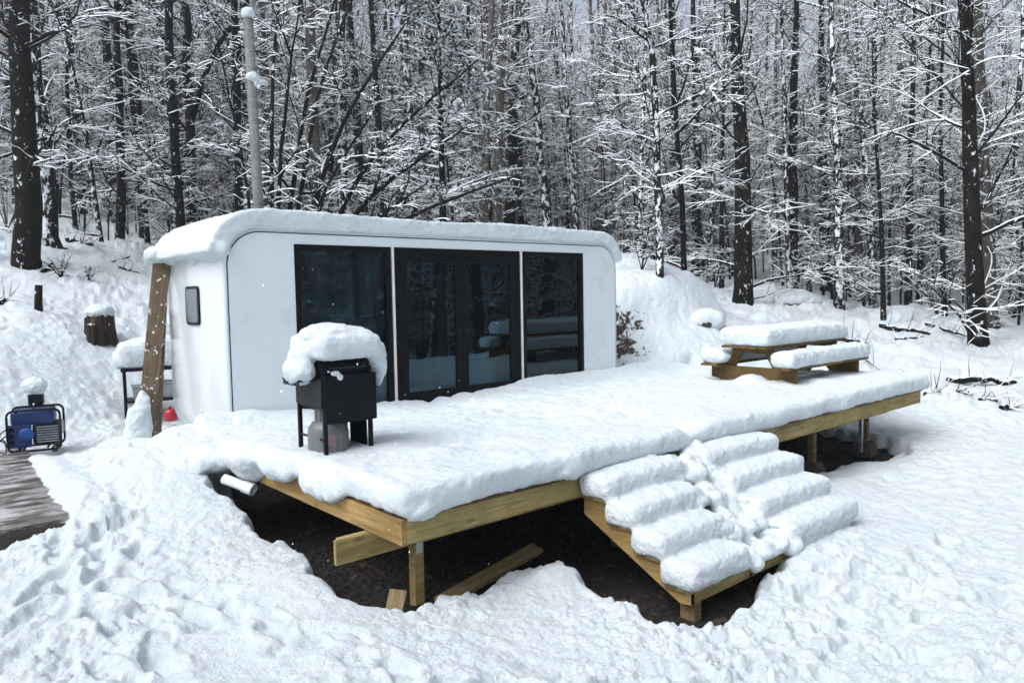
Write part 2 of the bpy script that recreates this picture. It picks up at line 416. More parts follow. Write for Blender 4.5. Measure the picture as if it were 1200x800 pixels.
for (x0, y0, x1, y1, n_, sp) in ((-1.6, -1.2, -2.2, -5.4, 24, .18), (-2.4, -5.0, 1.3, -6.6, 26, .22), (1.4, -6.4, 3.2, -5.9, 12, .25), (1.6, -6.1, 2.0, -8.2, 16, .25), (2.0, -6.6, 5.0, -6.2, 12, .2), (-1.7, -3.0, -.9, -5.2, 14, .2), (-2.6, -3.4, -1.6, -1.4, 14, .2), (-1.0, -.6, -1.5, 2.6, 20, .14), (3.0, -6.4, 4.5, -8.2, 12, .3), (-1.2, -5.3, .2, -6.8, 14, .3)):
    for k in range(n_):
        u = k / n_; d_ = math.atan2(y1 - y0, x1 - x0); sd_ = sp * (.5 if k % 2 else -.5)
        PRINTS.append((x0 + (x1 - x0) * u - math.sin(d_) * sd_ + _pr.normal(0, .06), y0 + (y1 - y0) * u + math.cos(d_) * sd_ + _pr.normal(0, .06), d_ + _pr.normal(0, .35), _pr.uniform(.02, .06), _pr.uniform(.85, 1.25)))
def _prints(XY, P3):
    out = np.zeros(len(XY)); wx = XY[:, 0] + .025 * vnoise(P3, .09, 3); wy = XY[:, 1] + .025 * vnoise(P3, .09, 4)
    idx0 = np.where((np.abs(XY[:, 0] - 4) < 8) & (np.abs(XY[:, 1] + 3) < 6.5))[0]; ax, ay = wx[idx0], wy[idx0]; acc = np.zeros(len(idx0))
    for (x, y, a, dp, sc) in PRINTS:
        m = np.where((np.abs(ax - x) < .45) & (np.abs(ay - y) < .45))[0]; dx, dy = ax[m] - x, ay[m] - y
        u = (dx * math.cos(a) + dy * math.sin(a)) / (.165 * sc); v = (-dx * math.sin(a) + dy * math.cos(a)) / (.075 * sc); q = np.sqrt(u * u + v * v)
        acc[m] += -dp * np.clip((1.15 - q) / .35, 0, 1) ** .8 + dp * .35 * np.exp(-((q - 1.55) / .38) ** 2)
    out[idx0] = np.clip(acc, -.13, .08); return out
def snow_z(XY, detail=True):
    XY = np.atleast_2d(XY).astype(float)
    z = base_z(XY); P3 = np.c_[XY, np.zeros(len(XY))]
    r = np.hypot(XY[:, 0] - CAM[0], XY[:, 1] - CAM[1])
    near = np.clip(1.6 - r / 14, .18, 1)
    hill = np.clip((r - 13) / 10, 0, 1)
    z = z + fbm(P3, 2.2, 3, 3) * (.07 + .20 * hill) + fbm(P3, .8, 3, 23) * (.03 + .06 * hill)
    churn = np.clip(1.25 - (XY[:, 0] - 1.2) / 3.2, .28, 1) * np.clip(.95 + .9 * vnoise(P3, 1.3, 9), .42, 1.25)
    sm = np.exp(-((XY[:, 0] + .85) ** 2 / .6 + (XY[:, 1] + 4.1) ** 2 / .7))        # the smooth humps before the deck corner
    sm = np.maximum(sm, np.exp(-((XY[:, 0] - .9) ** 2 / .5 + (XY[:, 1] + 4.65) ** 2 / .12)))
    churn = churn * (1 - .8 * sm)
    z = z + .10 * np.exp(-((XY[:, 0] + .85) ** 2 / .12 + (XY[:, 1] + 3.7) ** 2 / .5)) + .14 * np.exp(-((XY[:, 0] - 1.0) ** 2 / .12 + (XY[:, 1] + 4.5) ** 2 / .05))
    # shovelled heap along the left side of the deck, up to deck level
    z = z + .22 * np.exp(-((XY[:, 0] + .85) ** 2 / .30 + (XY[:, 1] + .6) ** 2 / 1.3)) + .12 * np.exp(-((XY[:, 0] + 1.1) ** 2 / .2 + (XY[:, 1] + .2) ** 2 / .6))
    z = z + .14 * np.exp(-((XY[:, 0] - 3.4) ** 2 / 1.2 + (XY[:, 1] + 5.75) ** 2 / .3))
    z = z + .13 * np.exp(-((XY[:, 0] + 1.68) ** 2 / .03)) * (XY[:, 1] > -1.7) * np.clip((2.3 - XY[:, 1]) / .4, 0, 1)
    z = z + .22 * np.exp(-((XY[:, 0] + .25) ** 2 / .05 + (XY[:, 1] - .25) ** 2 / .25))
    # rim of smooth mounds right of the stairs
    z = z + .12 * np.exp(-((XY[:, 0] - 5.1) ** 2 / .3 + (XY[:, 1] + 4.5) ** 2 / .12)) + .07 * np.exp(-((XY[:, 0] - 6.6) ** 2 / .5 + (XY[:, 1] + 4.6) ** 2 / .12))
    sb = poly_sd(XY, BANK) + .12 * vnoise(P3, .5, 81); tb = np.clip(-sb / .8, 0, 1); z = z + .55 * tb * tb * (3 - 2 * tb)
    if detail:
        warp = np.c_[XY[:, 0] + .18 * vnoise(P3, .4, 41), XY[:, 1] + .18 * vnoise(P3, .4, 43)]
        w1 = worley(warp, .27, 2); w2 = worley(warp, .13, 6)
        lump = -(np.exp(-(w1 / .42) ** 2)) * .034 + .022 * fbm(P3, .13, 3, 195) + .06 * fbm(P3, .55, 3, 191)
        rid = (1 - np.abs(fbm(P3, .24, 4, 51, .62))) ** 2
        z = z + near * churn * (lump + .030 * rid - .02 + .03 * fbm(P3, .09, 3, 61, .65))
        z = z + near * (1 - np.clip(churn, 0, 1)) * (.022 * fbm(P3 * np.array([1, 1, 1]) + .6 * vnoise(P3, .9, 5)[:, None], .42, 4, 71) + .006 * fbm(P3, .07, 2, 77))
        z = z + _prints(XY, P3) + near * .012 * np.clip(churn, .3, 1) * fbm(P3, .07, 3, 151, .6)
        cl = _clod(P3); z = z + near * np.clip(churn, .1, 1) * cl
        z = z + np.clip((XY[:, 0] - 3) / 2, 0, 1) * np.clip(r / 6, .5, 2.2) * (.013 * fbm(P3, .16, 3, 171, .6) - .018 * np.exp(-(worley(P3[:, :2], .26, 44) / .3) ** 2) * (vnoise(P3, .8, 45) > -.2))
        # ripple on the open field to the right
        fld = np.clip((XY[:, 0] - 4) / 3, 0, 1)
        z = z + fld * .022 * np.sin((XY[:, 0] * .35 + XY[:, 1] * 1.0 + .5 * vnoise(P3, 1.3, 8)) * 9) * np.clip(vnoise(P3, 1.6, 15) + .6, 0, 1)
        z = z + np.clip((r - 12) / 5, 0, 1) * (.10 * fbm(P3, .45, 4, 91, .6) + .09 * np.exp(-(w1 / .3) ** 2) * (_hash(np.floor(XY[:, 0] / 2).astype(np.int64), np.floor(XY[:, 1] / 2).astype(np.int64), np.zeros(len(XY), np.int64), 3) > .5))
    rag = .05 * vnoise(P3, .22, 31) + .03 * vnoise(P3, .09, 33)
    def open_to(z, sd, floor):
        t = np.clip((sd + .06) / .17, 0, 1); t = np.sqrt(np.clip(1 - (1 - t) ** 2, 0, 1))
        return z * t + np.minimum(floor, z) * (1 - t)
    z = open_to(z, poly_sd(XY, PIT) + rag * 1.4, -1.45)
    z = open_to(z, poly_sd(XY, PLATF) + rag, -.75)
    sdc = poly_sd(XY, CAB)
    z = np.where(sdc < -.25, np.minimum(z, -.42), z)
    return z

bearing0 = math.atan2(fw[1], fw[0])
def polar_grid(radii, angs, zfun, name, mat):
    A, Rr = np.meshgrid(angs, radii, indexing='xy')
    X = CAM[0] + Rr * np.cos(A); Y = CAM[1] + Rr * np.sin(A)
    XY = np.c_[X.ravel(), Y.ravel()]
    Z = zfun(XY)
    nr, na = len(radii), len(angs)
    i = np.arange(nr - 1)[:, None] * na + np.arange(na)[None]; j = np.roll(i, -1, 1)
    Q = np.stack([i, j, j + na, i + na], -1).reshape(-1, 4)
    Q = Q[:, ::-1]
    c = np.array([[CAM[0], CAM[1], Z[:na].mean()]]); V = np.r_[np.c_[XY, Z]]
    me = np_mesh(name, V, Q)
    return link(name, me, mat)
half = R(39)
angs = np.r_[np.linspace(-half, half, 840), np.linspace(half, 2 * math.pi - half, 150)[1:-1]] + bearing0
radii = np.r_[np.geomspace(.35, 2.9, 24), np.geomspace(2.95, 16, 560), np.geomspace(16.1, 45, 120), np.geomspace(46, 420, 40)]
g_ground = g = polar_grid(radii, angs, snow_z, 'snow_covered_ground', SNOWG); tag(g, kind='structure', label='deep trampled snow over the clearing and hillside')
LX, LY = np.meshgrid(np.arange(-7.5, 10, .06), np.arange(-6.6, 4, .06))
LXY = np.c_[LX.ravel(), LY.ravel()]; P3 = np.c_[LXY, np.zeros(len(LXY))]
LZ = np.minimum(base_z(LXY) - .18, -.90) + .07 * fbm(P3, .5, 4, 3) + .03 * vnoise(P3, .12, 4)
ny, nx = LX.shape; i = (np.arange(ny - 1)[:, None] * nx + np.arange(nx - 1)[None]); Q = np.stack([i, i + 1, i + nx + 1, i + nx], -1).reshape(-1, 4)
tag(link('leaf_covered_earth', np_mesh('leaf_covered_earth', np.c_[LXY, LZ], Q), LITTER), kind='structure', label='dark bare earth and dead leaves under the deck')
def hit(px, py, dist):
    "where the line of sight through a photo pixel meets the ground; dist if it never does"
    ds = np.arange(10, 60, .25); P = np.array([at(px, py, dist=d_) for d_ in ds]); g_ = snow_z(P[:, :2], False); k = np.where(P[:, 2] < g_)[0]
    return float(ds[k[0]]) if len(k) else dist
def gz(x, y): return float(snow_z(np.array([[x, y]]))[0])
def litter_z(x, y):
    return float(np.minimum(base_z(np.array([[x, y]])) - .18, -.90)[0])

# ------------------------------------------------------------------ snow lumps on things
def snow_lump(name, prims, parent=None, voxel=.02, amps=((.02, .12), (.008, .04)), smooth=8, shape=None, zmin=None, mat=None):
    "prims: ('b', centre, size, rz) rounded blocks or ('e', centre, radii) blobs, fused by a voxel remesh"
    b = bmesh.new()
    for p in prims:
        if p[0] == 'b':
            rz = p[3] if len(p) > 3 else 0
            box_bm(*p[2], bev=min(p[2]) * .33, bm=b, c=p[1], rot=Matrix.Rotation(rz, 3, 'Z'))
        else:
            t = bmesh.new(); bmesh.ops.create_icosphere(t, subdivisions=2, radius=1)
            bmesh.ops.scale(t, vec=p[2], verts=t.verts); bmesh.ops.translate(t, vec=p[1], verts=t.verts)
            me = bpy.data.meshes.new('t'); t.to_mesh(me); t.free(); b.from_mesh(me); bpy.data.meshes.remove(me)
    me = bpy.data.meshes.new(name); b.to_mesh(me); b.free()
    o = bpy.data.objects.new(name, me); col.objects.link(o)
    md = o.modifiers.new('r', 'REMESH'); md.mode = 'VOXEL'; md.voxel_size = voxel
    ms = o.modifiers.new('s', 'SMOOTH'); ms.iterations = smooth; ms.factor = .5
    dg = bpy.context.evaluated_depsgraph_get(); me2 = bpy.data.meshes.new_from_object(o.evaluated_get(dg))
    o.modifiers.clear(); o.data = me2; bpy.data.meshes.remove(me); me2.name = name
    n = len(me2.vertices); V = np.empty(n * 3, np.float32); me2.vertices.foreach_get('co', V); V = V.reshape(-1, 3).astype(float)
    N = np.empty(n * 3, np.float32); me2.vertices.foreach_get('normal', N); N = N.reshape(-1, 3)
    if shape is not None: V = shape(V, N)
    off = 0; pp = V + np.array(parent.location if parent is not None else (0, 0, 0))
    for k, (a, s) in enumerate(amps): off = off + a * fbm(pp, s, 3, 100 + k * 11, .6)
    if zmin is not None:
        low = np.clip(1 - (V[:, 2] - zmin) / .07, 0, 1)
        off = off * (1 - .3 * low) + low * .012 * np.abs(vnoise(pp, .035, 5))     # crumbly lower lip
        V2 = V + N * off[:, None]; drip = low * (np.abs(N[:, 2]) < .8) * np.clip(vnoise(pp * [1, 1, .2], .06, 9), 0, 1) * .03
        V2[:, 2] -= drip
    else: V2 = V + N * off[:, None]
    me2.vertices.foreach_set('co', V2.astype(np.float32).ravel()); me2.update(); me2.shade_smooth()
    me2.materials.clear(); me2.materials.append(mat or SNOW)
    if parent is not None: o.parent = parent
    return o

# ------------------------------------------------------------------ tubes and trees
def tube_arrays(P, Rr, sides, snow, rg=None, cap=1.0):
    "P (nb,n,3), R (nb,n); snow = thickness on top of level stretches. Returns verts, quads, material ids"
    nb, n, _ = P.shape
    T = np.gradient(P, axis=1); T /= np.linalg.norm(T, axis=2, keepdims=True) + 1e-9
    Z = np.array([0, 0, 1.]); S = np.cross(T, Z)
    sl = np.linalg.norm(S, axis=2, keepdims=True); S = np.where(sl < .05, np.array([1., 0, 0]), S / (sl + 1e-9))
    if (sl < .3).mean() > .4:      # mostly upright: one fixed side direction, so rings do not twist
        S = np.array([1., 0, 0]) - T * T[..., :1]; S /= np.linalg.norm(S, axis=2, keepdims=True)
    U = np.cross(S, T)
    a = np.arange(sides) / sides * 2 * np.pi - np.pi / 2
    ca, sa = np.cos(a), np.sin(a)
    ring = P[:, :, None] + Rr[:, :, None, None] * (ca[None, None, :, None] * S[:, :, None] + sa[None, None, :, None] * U[:, :, None])
    if snow is not None:
        level = np.clip(1 - np.abs(T[..., 2]) ** 2 * 1.6, 0, 1)
        h = snow * level * (.35 + .9 * rg.random((nb, n))) * (rg.random((nb, n)) > .12)
        h = np.minimum(h, Rr * (.55 if sides > 7 else 1.9) + .006) 
        h[:, -1] *= .5
        top = np.clip(sa, 0, 1) ** .6
        ring = ring + (h[:, :, None] * top[None, None])[..., None] * Z
        ring = ring + (h[:, :, None] * .25 * np.where(sa > -.01, ca, 0)[None, None])[..., None] * S[:, :, None]
    V = ring.reshape(-1, 3)
    idx = np.arange(nb * n * sides).reshape(nb, n, sides)
    A = idx[:, :-1]; B = idx[:, 1:]
    Q = np.stack([A, np.roll(A, -1, 2), np.roll(B, -1, 2), B], -1)
    m = np.zeros(Q.shape[:3], np.int32)
    if snow is not None:
        hh = (h[:, 1:] + h[:, :-1]) / 2
        mid = np.sin(a + np.pi / sides)
        m = ((mid[None, None] > (.5 if sides > 7 else .02 if sides > 4 else 0)) & (hh[:, :, None] > .25 * snow * .5)).astype(np.int32)
    return V, Q.reshape(-1, 4), m.ravel()

def grow(P0, D0, L, n, r0, r1, lift, wig, rg, lift2=0.):
    nb = len(P0); P = np.empty((nb, n + 1, 3)); P[:, 0] = P0; D = D0.copy(); st = (L / n)[:, None]
    for k in range(n):
        lf = lift + (lift2 - lift) * k / max(1, n - 1)
        D = D + rg.normal(0, wig, (nb, 3)); D[:, 2] += lf
        D /= np.linalg.norm(D, axis=1, keepdims=True)
        P[:, k + 1] = P[:, k] + D * st
    t = np.linspace(0, 1, n + 1)[None]
    return P, r0[:, None] * (1 - t) + r1[:, None] * t
def sample(P, Rr, pi, t):
    n = P.shape[1] - 1; f = t * n; k = np.minimum(f.astype(int), n - 1); u = (f - k)[:, None]
    a, b = P[pi, k], P[pi, k + 1]; T = b - a; T /= np.linalg.norm(T, axis=1, keepdims=True) + 1e-9
    r = Rr[pi, k] * (1 - u[:, 0]) + Rr[pi, k + 1] * u[:, 0]
    return a * (1 - u) + b * u, T, r
def side_dirs(T, ang, rg, flat=0.):
    "directions leaving T by ang, spread about it; flat>0 keeps them near the horizontal"
    nb = len(T); v = rg.normal(0, 1, (nb, 3)); v[:, 2] *= (1 - flat)
    v -= T * (v * T).sum(1, keepdims=True); v /= np.linalg.norm(v, axis=1, keepdims=True) + 1e-9
    return T * np.cos(ang)[:, None] + v * np.sin(ang)[:, None]

def tree_meshes(trunks, rg, nl=24, ns=7, nt=5, zlo=1.5, zhi=12, limb=2.6, tw=.006, snow=.03, flat=.6, bark=None, sides=10, limbr=.035, leaves=0, one=False, lift=.06, subl=.42):
    "trunks: list of (points, radii). Returns trunk mesh, crown mesh (or one)"
    tv = []; 
    for pts, rad in trunks:
        pts = np.array(pts, float); rad = np.array(rad, float)
        m = 14; t = np.linspace(0, len(pts) - 1, m); k = np.minimum(t.astype(int), len(pts) - 2); u = (t - k)[:, None]
        q0 = pts[np.maximum(k - 1, 0)]; q1 = pts[k]; q2 = pts[k + 1]; q3 = pts[np.minimum(k + 2, len(pts) - 1)]
        C = .5 * (2 * q1 + (q2 - q0) * u + (2 * q0 - 5 * q1 + 4 * q2 - q3) * u ** 2 + (-q0 + 3 * q1 - 3 * q2 + q3) * u ** 3)
        C[1:, :2] += rg.normal(0, .25, (m - 1, 2)) * rad.mean() 
        tv.append((C, np.interp(t, range(len(rad)), rad)))
    TP = np.array([c for c, r in tv]); TR = np.array([r for c, r in tv])
    parts = []
    V, Q, m = tube_arrays(TP, TR, sides, (None if len(TP) > 9 else snow if np.ptp(TP[0][:, 2]) < 1.6 * np.ptp(TP[0][:, :2], axis=0).max() else None), rg)
    trunk = (V, Q, m)
    # limbs
    pi = rg.integers(0, len(TP), nl); z = rg.random(nl) ** .8
    top = TP[:, -1, 2].max(); t0 = np.clip(zlo / max(top, .1), 0, 1); t1 = min(1, zhi / top)
    t = t0 + (t1 - t0) * z
    p, T, r = sample(TP, TR, pi, np.clip(t, 0, .99))
    ang = np.interp(z, [0, 1], [1.35, .75]) + rg.normal(0, .2, nl)
    L = limb * np.interp(z, [0, .5, 1], [1.0, 1.05, .6]) * (.6 + .7 * rg.random(nl))
    r0 = np.minimum(limbr * (.5 + .8 * rg.random(nl)), r * .75)
    P1, R1 = grow(p, side_dirs(T, ang, rg), L, 8, r0, r0 * .25, lift, .10, rg, -lift * .8)
    # subs
    n2 = nl * ns; pi = np.repeat(np.arange(nl), ns); t = .12 + .86 * rg.random(n2)
    p, T, r = sample(P1, R1, pi, t)
    L2 = L[pi] * subl * (.5 + .8 * rg.random(n2)) * (1.15 - t * .6)
    r2 = np.minimum(r * .7, .4 * limbr); r2 = np.maximum(r2, tw * 1.2)
    P2, R2 = grow(p, side_dirs(T, .75 + .35 * rg.random(n2), rg, flat), L2, 5, r2, np.full(n2, tw * .9), .03, .13, rg, -.03)
    # twigs
    n3 = n2 * nt; pi = np.repeat(np.arange(n2), nt); t = .1 + .9 * rg.random(n3)
    p, T, r = sample(P2, R2, pi, np.clip(t, 0, .999))
    L3 = L2[pi] * .45 * (.4 + .9 * rg.random(n3)) 
    P3_, R3 = grow(p, side_dirs(T, .6 + .5 * rg.random(n3), rg, flat), L3, 3, np.full(n3, tw), np.full(n3, tw * .5), .02, .14, rg)
    out = [tube_arrays(P1, R1, 6, snow * 1.3, rg), tube_arrays(P2, R2, 4, snow, rg), tube_arrays(P3_, R3, 4, snow * .7, rg)]
    if leaves:
        li = rg.integers(0, n3, leaves); c = P3_[li, -1] + rg.normal(0, .03, (leaves, 3))
        a = rg.normal(0, 1, (leaves, 3)); a /= np.linalg.norm(a, axis=1, keepdims=True); b = np.cross(a, rg.normal(0, 1, (leaves, 3))); b /= np.linalg.norm(b, axis=1, keepdims=True)
        s = .045; V = np.stack([c - a * s, c + b * s * .5, c + a * s, c - b * s * .5], 1).reshape(-1, 3); Q = np.arange(leaves * 4).reshape(-1, 4)
        out.append((V, Q, np.full(leaves, 2)))
    def cat(L_):
        Vs, Qs, ms, o = [], [], [], 0
        for V, Q, m in L_: Vs.append(V); Qs.append(Q + o); ms.append(m); o += len(V)
        return np.concatenate(Vs), np.concatenate(Qs), np.concatenate(ms)
    mats = [bark or BARK, BSNOW, LEAFM]
    def mk(nm, L_):
        V, Q, m = cat(L_); me = np_mesh(nm, V, Q, m)
        for mt in mats: me.materials.append(mt)
        return me
    if one: return mk('bare_tree', [trunk] + out)
    return mk('trunk', [trunk]), mk('crown', out)

def place_tree(name, label, base, trunks, rg, group=None, cat='tree', **kw):
    t = thing(name, label, cat, base, 0, group)
    a, b = tree_meshes(trunks, rg, **kw)
    o1 = bpy.data.objects.new('trunk', a); col.objects.link(o1); o1.parent = t
    o2 = bpy.data.objects.new('crown', b); col.objects.link(o2); o2.parent = t
    return t

def px_tree(label, dist, wpx, pts, tall=None, name='bare_tree', seed=0, **kw):
    "pts: photo pixels up the trunk, base first; the trunk stands at dist and may carry on above the frame"
    rg = np.random.default_rng(seed + 1000); dist = min(max(hit(*pts[0], dist), dist * .8), dist * 1.35)
    W = np.array([at(px, py, dist=dist) for px, py in pts])
    bz = gz(W[0][0], W[0][1]) - .25
    base = np.array([W[0][0], W[0][1], bz]); W[0][2] = bz
    tall = tall or 12.5
    d = W[-1] - W[-2]; d = d / np.linalg.norm(d); d[:2] *= .6
    L = W - base
    ztop = L[-1][2]
    if ztop < tall:
        L = np.r_[L, [L[-1] + d / d[2] * (tall - ztop) * .5], [L[-1] + d / d[2] * (tall - ztop)]]
    r = wpx * dist / F / 2 * .9
    zz = L[:, 2]; rad = r * np.interp(zz / tall, [0, .04, .3, .6, 1], [1.25, 1.02, .85, .6, .15])
    # root flare
    L = np.insert(L, 1, L[0] * .94 + L[1] * .06, 0) if zz[1] > 1 else L
    rad = np.insert(rad, 1, r * 1.02) if len(L) > len(rad) else rad
    rad[0] = r * 2.1; rad[1] = r * 1.04
    return place_tree(name, label, base, [(L, rad)], rg, **kw)

# ================================================================== the cabin
LC, DC, ZB, ZT, RC = 6.92, 2.2, -.32, 2.42, .46
def rprof(x0, x1, z0, z1, r, n=10):
    out = []
    for cx, cz, a0 in ((x1 - r, z1 - r, 0), (x0 + r, z1 - r, 90), (x0 + r, z0 + r, 180), (x1 - r, z0 + r, 270)):
        for k in range(n + 1):
            a = R(a0 + 90 * k / n); out.append((cx + r * math.cos(a), cz + r * math.sin(a)))
    return out
cab = thing('tiny_house', 'white capsule tiny house with rounded corners, black glass doors and thick snow on its roof', 'tiny house', (0, 0, 0))
bm = bmesh.new()
outer = rprof(0, LC, ZB, ZT, RC); inner = rprof(.1, LC - .1, ZB + .1, ZT - .1, RC - .1)
# shell: outer skin with softly rounded front and back edges, inner skin, back wall
ys = [(.0, .035), (.012, .012), (.04, 0), (DC - .12, 0), (DC - .04, .03), (DC, .10)]
rings = []
for y, ins in ys:
    pr_ = rprof(ins, LC - ins, ZB + ins, ZT - ins, RC - ins * .5)
    rings.append([bm.verts.new((x, y, z)) for x, z in pr_])
n = len(outer)
for a, b in zip(rings, rings[1:]):
    for k in range(n): bm.faces.new((a[k], a[(k + 1) % n], b[(k + 1) % n], b[k]))
bm.faces.new(rings[-1])
ri = [[bm.verts.new((x, y, z)) for x, z in inner] for y in (0, DC - .12)]
for k in range(n):
    bm.faces.new((rings[0][k], rings[0][(k + 1) % n], ri[0][(k + 1) % n], ri[0][k]))
    bm.faces.new((ri[0][k], ri[0][(k + 1) % n], ri[1][(k + 1) % n], ri[1][k]))
bm.faces.new(ri[1])
body = bm_link('shell', bm, WHITE, cab)
for f in body.data.polygons: f.use_smooth = len(f.vertices) == 4 and abs(f.normal.y) < .99

def half_panel(x0, x1, z0, z1, r, left, y0, y1):
    "front panel piece, rounded on its outer side only"
    pts = []
    if left:
        for cx, cz, a0 in ((x0 + r, z1 - r, 90), (x0 + r, z0 + r, 180)):
            for k in range(13): a = R(a0 + 90 * k / 12); pts.append((cx + r * math.cos(a), cz + r * math.sin(a)))
        pts += [(x1, z0), (x1, z1)]
    else:
        for cx, cz, a0 in ((x1 - r, z0 + r, 270), (x1 - r, z1 - r, 0)):
            for k in range(13): a = R(a0 + 90 * k / 12); pts.append((cx + r * math.cos(a), cz + r * math.sin(a)))
        pts += [(x0, z1), (x0, z0)]
    bm = bmesh.new(); f = bm.faces.new([bm.verts.new((x, y0, z)) for x, z in pts])
    g = bmesh.ops.extrude_face_region(bm, geom=[f]); bmesh.ops.translate(bm, vec=(0, y1 - y0, 0), verts=[v for v in g['geom'] if isinstance(v, bmesh.types.BMVert)])
    me = bpy.data.meshes.new('t'); bmesh.ops.recalc_face_normals(bm, faces=bm.faces); bm.to_mesh(me); bm.free(); return me
PZ1, PZ0, PR = 2.345, ZB + .07, .40
GX0, GX1, GZ0, GZ1 = .885, 6.04, .0, 2.22
def front_set(name, g, y0, y1, mat, e):
    bm = bmesh.new()
    for me in (half_panel(.065 - e, GX0, PZ0 - e, PZ1 + e, PR + e, True, y0, y1), half_panel(GX1, LC - .065 + e, PZ0 - e, PZ1 + e, PR + e, False, y0, y1)):
        bm.from_mesh(me)
    box_bm(GX1 - GX0, y1 - y0, PZ1 + e - GZ1, 0, bm, ((GX0 + GX1) / 2, (y0 + y1) / 2, (PZ1 + e + GZ1) / 2))
    box_bm(GX1 - GX0, y1 - y0, GZ0 - PZ0 + e, 0, bm, ((GX0 + GX1) / 2, (y0 + y1) / 2, (GZ0 + PZ0 - e) / 2))
    return bm_link(name, bm, mat, g)
front_set('front_panel', cab, -.012, .05, PANEL, 0)
front_set('panel_seam', cab, -.004, .0, SEAM, .014)
for zz in (1.02,):
    pass
# glazing: two fixed windows and a double door between white strips
def frame_bm(x0, x1, z0, z1, w, y0, y1, wt=None, wb=None):
    bm = bmesh.new(); wt = wt or w; wb = wb or w; yc, d = (y0 + y1) / 2, y1 - y0
    box_bm(w, d, z1 - z0, .004, bm, (x0 + w / 2, yc, (z0 + z1) / 2)); box_bm(w, d, z1 - z0, .004, bm, (x1 - w / 2, yc, (z0 + z1) / 2))
    box_bm(x1 - x0 - 2 * w, d, wt, .004, bm, ((x0 + x1) / 2, yc, z1 - wt / 2)); box_bm(x1 - x0 - 2 * w, d, wb, .004, bm, ((x0 + x1) / 2, yc, z0 + wb / 2))
    return bm
def window(x0, x1, nm='window', w=.075):
    f = bm_link(nm, frame_bm(x0, x1, GZ0, GZ1, w, -.022, .06), BLACKF, cab)
    p = box('pane', ((x0 + x1) / 2, .022, (GZ0 + GZ1) / 2), (x1 - x0 - 2 * w + .01, .012, GZ1 - GZ0 - 2 * w + .01), GLASS, f, 0)
    return f
window(.885, 2.265); window(4.655, 6.04)
df = bm_link('door_frame', frame_bm(2.325, 4.605, GZ0, GZ1, .09, -.022, .06), BLACKF, cab)
for k, (x0, x1) in enumerate(((2.417, 3.462), (3.467, 4.513))):
    lf = bm_link('door', frame_bm(x0, x1, .095, 2.128, .105, -.016, .045, .10, .11), BLACKF, cab)
    box('pane', ((x0 + x1) / 2, .014, 1.11), (x1 - x0 - .2, .012, 1.83), GLASS, lf, 0)
    hb = bmesh.new(); s = 1 if k else -1; hx = 3.465 + s * .055
    box_bm(.035, .012, .20, .004, hb, (hx, -.024, 1.02)); tube('t', [(hx, -.028, 1.05), (hx, -.065, 1.05), (hx + s * .015, -.07, 1.05), (hx + s * .12, -.07, 1.045)], .009, None, bm=hb)
    bm_link('handle', hb, BLKM, lf, True)
for x in (2.295, 4.63):
    box('trim_strip', (x, -.018, (GZ0 + GZ1) / 2), (.024, .05, GZ1 - GZ0), STRIP, cab, .003)
# little framed window in the end wall, gasket and glass
def rr_plate(y0, y1, z0, z1, r, x0, x1):
    bm = bmesh.new(); f = bm.faces.new([bm.verts.new((x0, y, z)) for y, z in rprof(y0, y1, z0, z1, r, 6)])
    g = bmesh.ops.extrude_face_region(bm, geom=[f]); bmesh.ops.translate(bm, vec=(x1 - x0, 0, 0), verts=[v for v in g['geom'] if isinstance(v, bmesh.types.BMVert)])
    return bm
sw = bm_link('side_window', rr_plate(.80, 1.30, 1.235, 1.725, .07, -.022, .02), BLKM, cab)
bm_link('pane', rr_plate(.835, 1.265, 1.27, 1.69, .05, -.027, -.023), simple('frosted_dark_glass', (.10, .12, .135), .12, var=.4, vs=30), sw)
# interior seen through the glass
box('floor', ((LC) / 2, 1.07, -.03), (LC - .3, 1.95, .05), INNER, cab, 0)
box('interior_wall', (LC / 2, 1.95, 1.1), (LC - .4, .05, 2.2), INNER, cab, 0)
def curtain(x0, x1, y, name='curtain'):
    nx_ = int((x1 - x0) / .012); xs = np.linspace(x0, x1, nx_); V = []; 
    for z in (.06, 1.1, 2.12):
        for x in xs: V.append((x, y + .045 * math.sin(x * 44 + .6 * math.sin(x * 9)) * (1 + .1 * z), z))
    n_ = len(xs); Q = [(r_ * n_ + k, r_ * n_ + k + 1, (r_ + 1) * n_ + k + 1, (r_ + 1) * n_ + k) for r_ in range(2) for k in range(n_ - 1)]
    o = link(name, np_mesh(name, np.array(V), np.array(Q)), CURT, cab)
    s = o.modifiers.new('s', 'SOLIDIFY'); s.thickness = .004
curtain(.95, 2.2, .16); curtain(4.78, 5.12, .17)
sb = bmesh.new()
for c, s in (((5.1, 1.45, .22), (1.6, .75, .42)), ((5.1, 1.74, .58), (1.6, .2, .5)), ((4.3, 1.45, .42), (.16, .75, .36)), ((5.9, 1.45, .42), (.16, .75, .36))): box_bm(*s, bev=.05, bm=sb, c=c)
bm_link('sofa', sb, CLOTH, cab)
